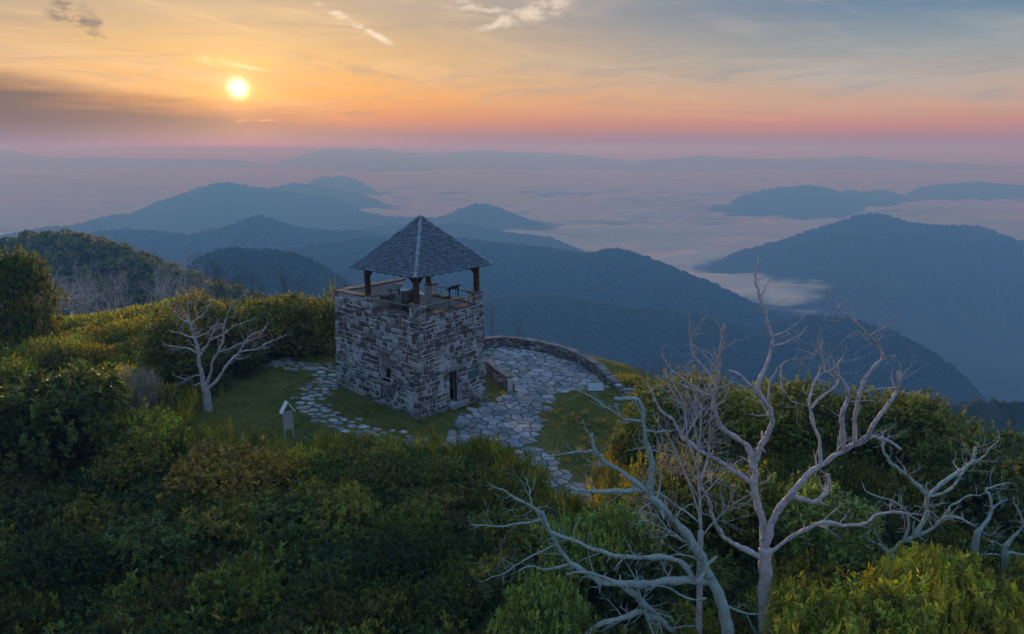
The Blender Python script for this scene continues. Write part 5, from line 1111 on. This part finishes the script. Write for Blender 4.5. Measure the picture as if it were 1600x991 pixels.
# shrubs picked out by eye in the photograph: (kind, px x, px y of the top, forward distance, radius, colour, label, [name, category])
HAND = [
 ('twiggy', 200, 583, 36.5, 1.45, (.20, .19, .21), 'rounded grey-violet twiggy bush left of the lawn dead tree', None),
 ('broad', 90, 592, 30.5, 3.0, DARK[1], 'big dark broad-leaved bush at the left with pale leaf rosettes on top', None),
 ('broad', 30, 612, 29.0, 2.6, DARK[0], 'dark broad-leaved bush at the left-hand edge beside the biggest one', None),
 ('fine', 215, 652, 31.5, 2.3, GOLD[2], 'yellow-topped rounded shrub below the grey twiggy bush', None),
 ('fine', 345, 702, 29.0, 2.5, (.105, .082, .024), 'bronze-tinted dome of fine leaves below the lawn', None),
 ('fine', 415, 706, 30.0, 1.7, (.13, .095, .020), 'orange-yellow shrub at the lower lawn edge', None),
 ('shoots', 463, 700, 32.3, .8, (.17, .17, .030), 'bright yellow-green tuft in front of the notice board', None),
 ('shoots', 492, 704, 32.0, .9, (.15, .16, .030), 'bright yellow-green tuft right of the notice board', None),
 ('shoots', 604, 686, 33.0, 1.25, (.12, .12, .035), 'pale feathery shrub overlapping the stepping stones', None),
 ('fine', 545, 704, 31.8, 1.6, OLIVE[1], 'olive shrub between the bright tufts and the pale feathery shrub', None),
 ('shoots', 690, 724, 30.2, 1.5, (.050, .062, .018), 'dusky green shrub below the walkway bend', None),
 ('shoots', 770, 742, 28.8, 1.6, (.055, .062, .018), 'dusky green shrub left of the lower walkway', None),
 ('fine', 905, 812, 23.6, 1.6, LIGHT[0], 'light green shrub where the walkway ends', None),
 ('fine', 960, 790, 24.6, 1.7, LIGHT[1], 'light green shrub behind the lichen-crusted limbs', None),
 ('fine', 845, 905, 19.8, 1.45, LIGHT[2], 'light green shrub under the lowest lichen-crusted limbs', None),
 ('fine', 985, 672, 34.5, 1.4, OLIVE[0], 'olive-green shrub on the lawn edge below the information panel', None),
 ('fine', 1030, 640, 35.5, 1.9, OLIVE[2], 'olive-green shrub beyond the lawn below the wall end', None),
 ('fine', 985, 588, 49.5, 1.1, GOLD[1], 'small golden bush just behind the end of the curved wall', None),
 ('crown', 36, 396, 52.0, 2.3, (.055, .066, .020), 'dark round-topped tree at the left-hand edge below the hill', 'tree'),
 ('crown', -14, 400, 50.0, 2.4, (.045, .058, .018), 'dark tree cut by the left-hand edge of the picture', 'tree'),
 ('crown', 298, 462, 49.0, 3.0, (.095, .090, .022), 'yellow-green round shrub behind the crown of the lawn dead tree', None),
 ('crown', 350, 480, 47.5, 2.6, (.050, .060, .018), 'dark green shrub behind the trunk of the lawn dead tree', None),
 ('crown', 405, 474, 50.0, 2.6, (.070, .078, .020), 'olive shrub right of the lawn dead tree', None),
 ('crown', 446, 464, 51.5, 2.7, (.065, .072, .020), 'tall olive shrub midway between the lawn dead tree and the tower', None),
 ('crown', 492, 472, 52.0, 2.5, (.075, .080, .022), 'olive shrub in the hedge next to the tower', None),
 ('shoots', 521, 455, 52.5, 1.3, (.085, .090, .020), 'slender yellow-green shrub touching the tower left corner', None),
 ('crown', 262, 500, 44.5, 2.6, (.062, .066, .020), 'rounded shrub left of the lawn dead tree crown', None),
 ('crown', 300, 545, 42.5, 2.2, DARK[3], 'dark shrub at the back edge of the lawn behind the dead tree trunk', None),
 ('crown', 372, 528, 46.5, 2.2, DARK[1], 'shaded shrub at the back edge of the lawn', None),
 ('crown', 1070, 592, 37.5, 3.0, (.062, .078, .022), 'rounded dark green tree at the near end of the right-hand belt', 'tree'),
 ('crown', 1120, 600, 36.0, 3.0, (.085, .095, .022), 'yellow-green tree behind the tall dead tree', 'tree'),
 ('crown', 1190, 608, 36.5, 3.1, (.090, .098, .022), 'bright yellow-green tree right behind the fork of the tall dead tree', 'tree'),
 ('crown', 1262, 602, 36.0, 3.0, (.065, .078, .022), 'rounded green tree behind the right limb of the tall dead tree', 'tree'),
 ('crown', 1335, 622, 35.0, 3.0, (.048, .062, .020), 'dark green tree behind the drooping right limb', 'tree'),
 ('crown', 1400, 614, 35.0, 3.2, (.072, .082, .022), 'tall green tree at the top of the right-hand belt', 'tree'),
 ('crown', 1450, 632, 34.0, 2.8, (.078, .086, .022), 'green tree sloping down at the far end of the right-hand belt', 'tree'),
 ('crown', 1515, 690, 30.0, 2.6, (.046, .060, .020), 'dark green tree above the crooked slim dead trunk', 'tree'),
 ('crown', 1580, 684, 29.5, 2.8, (.050, .062, .020), 'dark green tree at the right-hand edge', 'tree'),
 ('crown', 1300, 770, 25.5, 2.2, LIGHT[0], 'light yellow-green bush between the tall and the short dead trees', None),
 ('fine', 1150, 750, 27.0, 2.3, OLIVE[0], 'olive bush behind the trunk of the tall dead tree', None),
 ('fine', 1055, 720, 28.0, 2.2, OLIVE[1], 'olive bush behind the thin grey sapling', None),
 ('spray', 1450, 880, 21.5, 1.3, (.17, .165, .028), 'upright bright yellow-green spray of leaves right of the short dead tree', None),
 ('spray', 1530, 890, 21.5, 1.6, GOLD[0], 'yellow-green leafy shrub at the foot of the crooked trunk', None),
 ('spray', 1370, 925, 19.8, 1.6, GOLD[2], 'yellow-green leafy shrub at the foot of the short dead tree', None),
 ('spray', 1285, 940, 19.2, 1.3, GOLD[4], 'yellow-green leafy shrub at the foot of the tall dead tree', None),
]
occ = []
for i, (kd, x, yt, Y, rad, col, lab, what) in enumerate(HAND):
    p = at(x, yt, Y); h = max(.6, p[2] - float(zg(p[0], Y)) + .05)
    if col not in DARK + OLIVE + GOLD + LIGHT and kd != 'twiggy': col = (2.2 * col[0], 2.2 * col[1], 1.5 * col[2])
    shrub(kd, i, p[0], Y, rad, h, col, lab, None, i, 'bushy_tree' if what == 'tree' else 'shrub', 'tree' if what == 'tree' else 'shrub'); occ.append((p[0], Y, rad * .55))
# the rest of the thicket
GROUPS = {'heath': 'shrubs of the heath', 'front': 'shrubs of the shaded thicket', 'right': 'shrubs behind the dead trees', 'corner': 'shrubs in the lower right-hand corner', 'hedge': 'shrubs of the hedge behind the lawn'}
MARKS = {'heath': [(40, 500, 'below the tree at the left-hand edge'), (160, 500, 'below the fallen dead tree'), (60, 560, 'above the biggest dark bush'), (200, 560, 'above the grey twiggy bush'), (260, 540, 'beside the lawn dead tree')],
 'front': [(60, 680, 'under the biggest dark bush'), (215, 700, 'by the yellow-topped rounded shrub'), (345, 760, 'around the bronze-tinted dome'), (520, 760, 'below the bright yellow-green tufts'), (690, 770, 'below the walkway bend'), (860, 850, 'below the walkway end'), (80, 900, 'in the lower left-hand corner'), (330, 920, 'low in the shaded thicket'), (560, 920, 'in the middle of the bottom edge'), (760, 920, 'under the lichen-crusted limbs'), (960, 900, 'beneath the leaning dead tree')],
 'right': [(1050, 700, 'behind the thin grey sapling'), (1180, 700, 'behind the tall dead tree fork'), (1180, 850, 'beside the tall dead tree trunk'), (1320, 720, 'under the drooping right limb'), (1420, 760, 'behind the short dead tree'), (1420, 650, 'at the top of the right-hand belt'), (1560, 760, 'behind the crooked dead trunk'), (1540, 690, 'at the right-hand edge')],
 'corner': [(1100, 950, 'at the leaning tree foot'), (1250, 950, 'at the tall dead tree foot'), (1400, 950, 'at the short dead tree foot'), (1540, 940, 'in the lower right-hand corner')],
 'hedge': [(330, 500, 'behind the lawn dead tree'), (430, 500, 'in the hedge behind the lawn'), (500, 500, 'next to the tower left corner')]}
KWORD = {'broad': 'broad-leaved', 'fine': 'fine-leaved', 'shoots': 'feathery', 'spray': 'layered', 'crown': 'round-topped'}
PENDING = []
HIDDEN = set([9,11,18,48,49,76,96,121,136,137,164,171,172,184,195,196,226,237,247,248,256,275,287,290,292,305,319,332,358,359,379,387,403,406,407,417,422,427,432,436,456,463,469,489,505,521,526,560,562,597,598,605,615,645,647,666,672,678,700,702,706,714,727,729,735,742,743,749,808,819,875,886,888,921,925,951,971,994,1051,1062,1084,1092,1108,1150,1184,1188,1210,1255,1325,1382,1387,1405,1412,1420,1515,1522,1536,1601,1606,1646,1676,1690,1720,1729,1740,1798,1882,1890,1905,1928,1939,1981,1985,2069,2131,2145,2147,2150,2167,2181,2196,2202,2229,2334,2410,2437,2500,2528,2555,2572,2614,2622,2635,2640,2705,2751,2757,2761,2994,3061,3137,3160,3263,3290,3296,3300,3320,3348,3403,3428,3436,3492,3788,3822,3847,3899,3908,3936,3941,3990,4139,4206,4290,4440,4644,4651,4672,4722,4731,4792,4851,5011,5023,5130,5406,5475,5753,5808,5901,5902,6011,6116,6209,6254,6386,6502,6546,6661,6720,6827,6918,7039,7070,7083,7221,7244,7320,7390,7470,7507,7568,7641,7787,8063,8098,8167,8490,8581,8746,8752,8792,8800,8810,8942,8958])   # places wholly covered by nearer shrubs
ORD = ['leftmost', 'second from left', 'third from left', 'fourth from left', 'fifth from left', 'sixth from left', 'seventh from left', 'eighth from left', 'ninth from left', 'tenth from left', 'eleventh from left', 'twelfth from left']
r_ = np.random.default_rng(701); cand = []
while len(cand) < 9000:
    Y = 14 + 58 * r_.random() ** .8; x = r_.uniform(-.80 * Y - 4, .80 * Y + 4); cand.append((x, Y))
CX_ = np.array(cand); dcl = dist_poly(CLEAR, CX_[:, 0], CX_[:, 1]); inc = inside(CLEAR, CX_[:, 0], CX_[:, 1])
for i, ((x, Y), dc, ic) in enumerate(zip(cand, dcl, inc)):
    if len(occ) >= 900: break
    if ic: continue
    rad = r_.uniform(.75, 1.9) * (.9 if Y < 30 else 1.0)
    if dc < rad * .62: continue
    gz = float(zg(x, Y))
    if gz < -3.5 or Y > 64: continue
    if any(math.hypot(x - a, Y - b) < (rad * .60 + c) for a, b, c in occ): continue
    px_, py_ = proj((x, Y, gz)); 
    if px_ < -70 or px_ > 1670 or (px_ > 1000 and Y > 35.5) or py_ > 1060: continue
    lim = np.interp(px_, *(FRONT_LIM.T if Y < 36.5 else BACK_LIM.T)) + r_.uniform(0, 10)
    hmax = at(px_, lim, Y)[2] - gz
    if 525 < px_ < 985 and Y > 41: continue
    if hmax < .55: continue
    h = min(rad * r_.uniform(.95, 1.5), hmax)
    if px_ > 1000 and Y > 27: h = min(hmax, rad * r_.uniform(1.3, 2.0))
    if h < rad * .8: rad = max(.7, h / .9)
    if px_ > 1000: zone = 'right' if Y > 23.5 else 'corner'
    elif Y < 36.5 and not (px_ < 300 and Y > 33): zone = 'front'
    elif px_ < 270: zone = 'heath'
    else: zone = 'hedge'
    pick = lambda L_: L_[r_.integers(len(L_))]
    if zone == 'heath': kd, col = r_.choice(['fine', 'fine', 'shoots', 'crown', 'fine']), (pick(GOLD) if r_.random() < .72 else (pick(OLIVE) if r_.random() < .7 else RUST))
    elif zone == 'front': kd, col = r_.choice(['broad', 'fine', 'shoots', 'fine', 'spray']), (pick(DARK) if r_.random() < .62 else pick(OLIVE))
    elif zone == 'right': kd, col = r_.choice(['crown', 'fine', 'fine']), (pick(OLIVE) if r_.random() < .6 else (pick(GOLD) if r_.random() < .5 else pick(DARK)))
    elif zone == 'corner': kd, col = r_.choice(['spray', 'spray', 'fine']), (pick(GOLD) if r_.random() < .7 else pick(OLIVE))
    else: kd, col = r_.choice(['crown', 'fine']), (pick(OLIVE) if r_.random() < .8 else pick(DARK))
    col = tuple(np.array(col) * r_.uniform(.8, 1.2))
    occ.append((x, Y, rad * .48)); var = int(r_.integers(9))
    if i in HIDDEN: continue
    if zone == 'corner':                                  # keep the feet of the dead trees in view
        h = min(h, at(px_, 905 if px_ > 1225 else 945, Y)[2] - gz); col = tuple(np.array(col) * .85)
        if h < .45: continue
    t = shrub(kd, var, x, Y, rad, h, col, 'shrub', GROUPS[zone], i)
    mk = min(MARKS[zone], key=lambda m_: (m_[0] - px_) ** 2 + (m_[1] - py_ + 30) ** 2)[2]
    hue = 'rusty' if col[0] > 1.15 * col[1] else ('golden-green' if col[1] > .19 else ('dark green' if col[1] < .115 else 'olive'))
    PENDING.append((f"{KWORD[kd]} {hue} shrub {mk}", px_, t))
byl = {}
for lab, px_, t in PENDING: byl.setdefault(lab, []).append((px_, t))
for lab, l_ in byl.items():
    l_.sort(key=lambda v: v[0])
    for k_, (px_, t) in enumerate(l_): t['label'] = lab if len(l_) == 1 else f"{lab}, {ORD[min(k_, 11)]}"
print('shrubs', n_shrub[0])

# undergrowth filling the gaps between the shrubs, and the wood on the slopes
def scatter_clumps(name, label, cat, P, S, cols, seed, protos):
    r_ = np.random.default_rng(seed); VV, QQ, CC = [], [], []; b = 0
    which = r_.integers(0, len(protos), len(P)); rot = r_.uniform(0, 2 * np.pi, len(P))
    for k_, (Vp, Qp, Cp) in enumerate(protos):
        sel = np.nonzero(which == k_)[0]; n = len(sel)
        if not n: continue
        c_, s_ = np.cos(rot[sel])[:, None], np.sin(rot[sel])[:, None]
        X = Vp[None, :, 0] * c_ - Vp[None, :, 1] * s_; Y = Vp[None, :, 0] * s_ + Vp[None, :, 1] * c_; Z = np.repeat(Vp[None, :, 2], n, 0)
        V = np.stack([X, Y, Z], -1) * S[sel][:, None, :] + P[sel][:, None, :]
        VV.append(V.reshape(-1, 3)); QQ.append((Qp[None] + (np.arange(n) * len(Vp))[:, None, None]).reshape(-1, 4) + b); CC.append((Cp[None] * cols[sel][:, None, :]).reshape(-1, 3)); b += n * len(Vp)
    o = obj(name, fast_mesh(name, np.concatenate(VV), np.concatenate(QQ), np.concatenate(CC), False, M['leaf']))
    return tag(o, label, cat, kind='stuff')
pr = [foliage(810 + i, 46, 8, .15, .032, [(0, 0, .25, .8, .8, .55)], .65, (20, 80)) for i in range(4)]
r_ = np.random.default_rng(811); n = 9000
Y = 13 + 62 * r_.random(n) ** .75; X = r_.uniform(-1, 1, n) * (.80 * Y + 5); ok = ~inside(CLEAR, X, Y); dc = dist_poly(CLEAR, X, Y); gz = zg(X, Y); ok &= (gz > -12) & (dc > .25)
X, Y, gz, dc = X[ok], Y[ok], gz[ok], dc[ok]; pp = np.array([proj((a, b, c)) for a, b, c in zip(X, Y, gz)])
lim = np.where(Y < 36.5, np.interp(pp[:, 0], *FRONT_LIM.T), np.interp(pp[:, 0], *BACK_LIM.T)); hm = np.array([at(a, b, c)[2] for a, b, c in zip(pp[:, 0], lim, Y)]) - gz
ok = (hm > .3) & ~((pp[:, 0] > 525) & (pp[:, 0] < 985) & (Y > 41)); ok &= r_.random(len(X)) < .75
X, Y, gz, dc, hm, pp = X[ok], Y[ok], gz[ok], dc[ok], hm[ok], pp[ok]; n = len(X)
S = np.stack([r_.uniform(.7, 1.3, n)] * 2 + [np.minimum(r_.uniform(.7, 1.5, n), hm / .85)], 1)
pal = np.array(DARK + OLIVE[:2]); cols = pal[r_.integers(0, len(pal), n)]
he = (pp[:, 0] < 300) & (Y > 33) | (pp[:, 0] > 1180) & (Y < 24); g_ = np.array(GOLD + OLIVE); cols[he] = g_[r_.integers(0, len(g_), he.sum())]
scatter_clumps('undergrowth', 'dense leafy undergrowth filling the gaps between the shrubs', 'undergrowth', np.stack([X, Y, gz], 1), S, cols, 812, pr)
# tall grass fringe along the lower edge of the lawn
pf = [foliage(830 + i, 10, 9, .55, .012, [(0, 0, .1, .3, .3, .1)], .95, (2, 28)) for i in range(3)]
r_ = np.random.default_rng(831); n = 5000; X = r_.uniform(-26, 9, n); Y = r_.uniform(28, 42, n); dc = dist_poly(CLEAR, X, Y); ok = (dc < 1.3) & ~inside(WALK, X, Y) & ~inside(PATIO, X, Y) & (r_.random(n) < .8 - dc * .5)
pq_ = np.array([proj((a, b, 0.)) for a, b in zip(X, Y)]); ok &= (pq_[:, 1] > 640) & ~((pq_[:, 0] > 560) & (pq_[:, 1] < 700)); X, Y = X[ok], Y[ok]; n = len(X)
cols = np.array(OLIVE + GOLD[:2])[r_.integers(0, 7, n)]; S = np.stack([r_.uniform(.7, 1.2, n)] * 2 + [r_.uniform(.5, 1.1, n)], 1)
scatter_clumps('tall_grass', 'fringe of tall grass along the lower edge of the lawn', 'grass', np.stack([X, Y, zg(X, Y)], 1), S, cols, 832, pf)
r_ = np.random.default_rng(835); n = 2600; X = r_.uniform(-26, 10, n); Y = r_.uniform(30, 56, n)
ok = inside(CLEAR, X, Y) & ~inside(PATIO, X, Y) & ~inside(WALK, X, Y) & ~inside(TOWER_FP, X, Y) & (dist_poly(STEPC, X, Y, False) > .6) & (fbm(X * .35, Y * .35, 66, 2) > -.1); X, Y = X[ok], Y[ok]; n = len(X)
cols = np.array([(.11, .14, .04), (.16, .165, .05), (.20, .18, .07), (.09, .125, .035)])[r_.integers(0, 4, n)]; S = np.stack([r_.uniform(.4, .8, n)] * 2 + [r_.uniform(.10, .26, n)], 1)
scatter_clumps('grass_tufts', 'rough dry grass tufts dotted over the lawn', 'grass', np.stack([X, Y, zg(X, Y)], 1), S, cols, 836, pf)
# the wood on the near hill: leafy crowns over its slopes
pw = [foliage(850 + i, 80, 5, .20, .085, [(0, 0, .75, .62, .62, .5), (.4, .1, .6, .4, .4, .35), (-.3, .3, .7, .4, .4, .4)], .5, (30, 88)) for i in range(4)]
r_ = np.random.default_rng(851); ns, nt = hillV.shape[:2]; n = 1500; a = r_.integers(0, ns - 1, n); b = r_.integers(6, int(nt * .62), n)
P = hillV[a, b] * .5 + hillV[a + 1, b + 1] * .5 + r_.uniform(-1, 1, (n, 3)); s_ = r_.uniform(2.2, 4.6, n); S = np.stack([s_, s_, s_ * r_.uniform(.7, 1.05, n)], 1)
cols = np.array([(.095, .125, .036), (.125, .14, .040), (.080, .115, .040), (.145, .145, .044)])[r_.integers(0, 4, n)]
P[:, 2] -= s_ * .45
scatter_clumps('woodland', 'wooded crown of the near hill at the left', 'wood', P, S, cols, 852, pw)
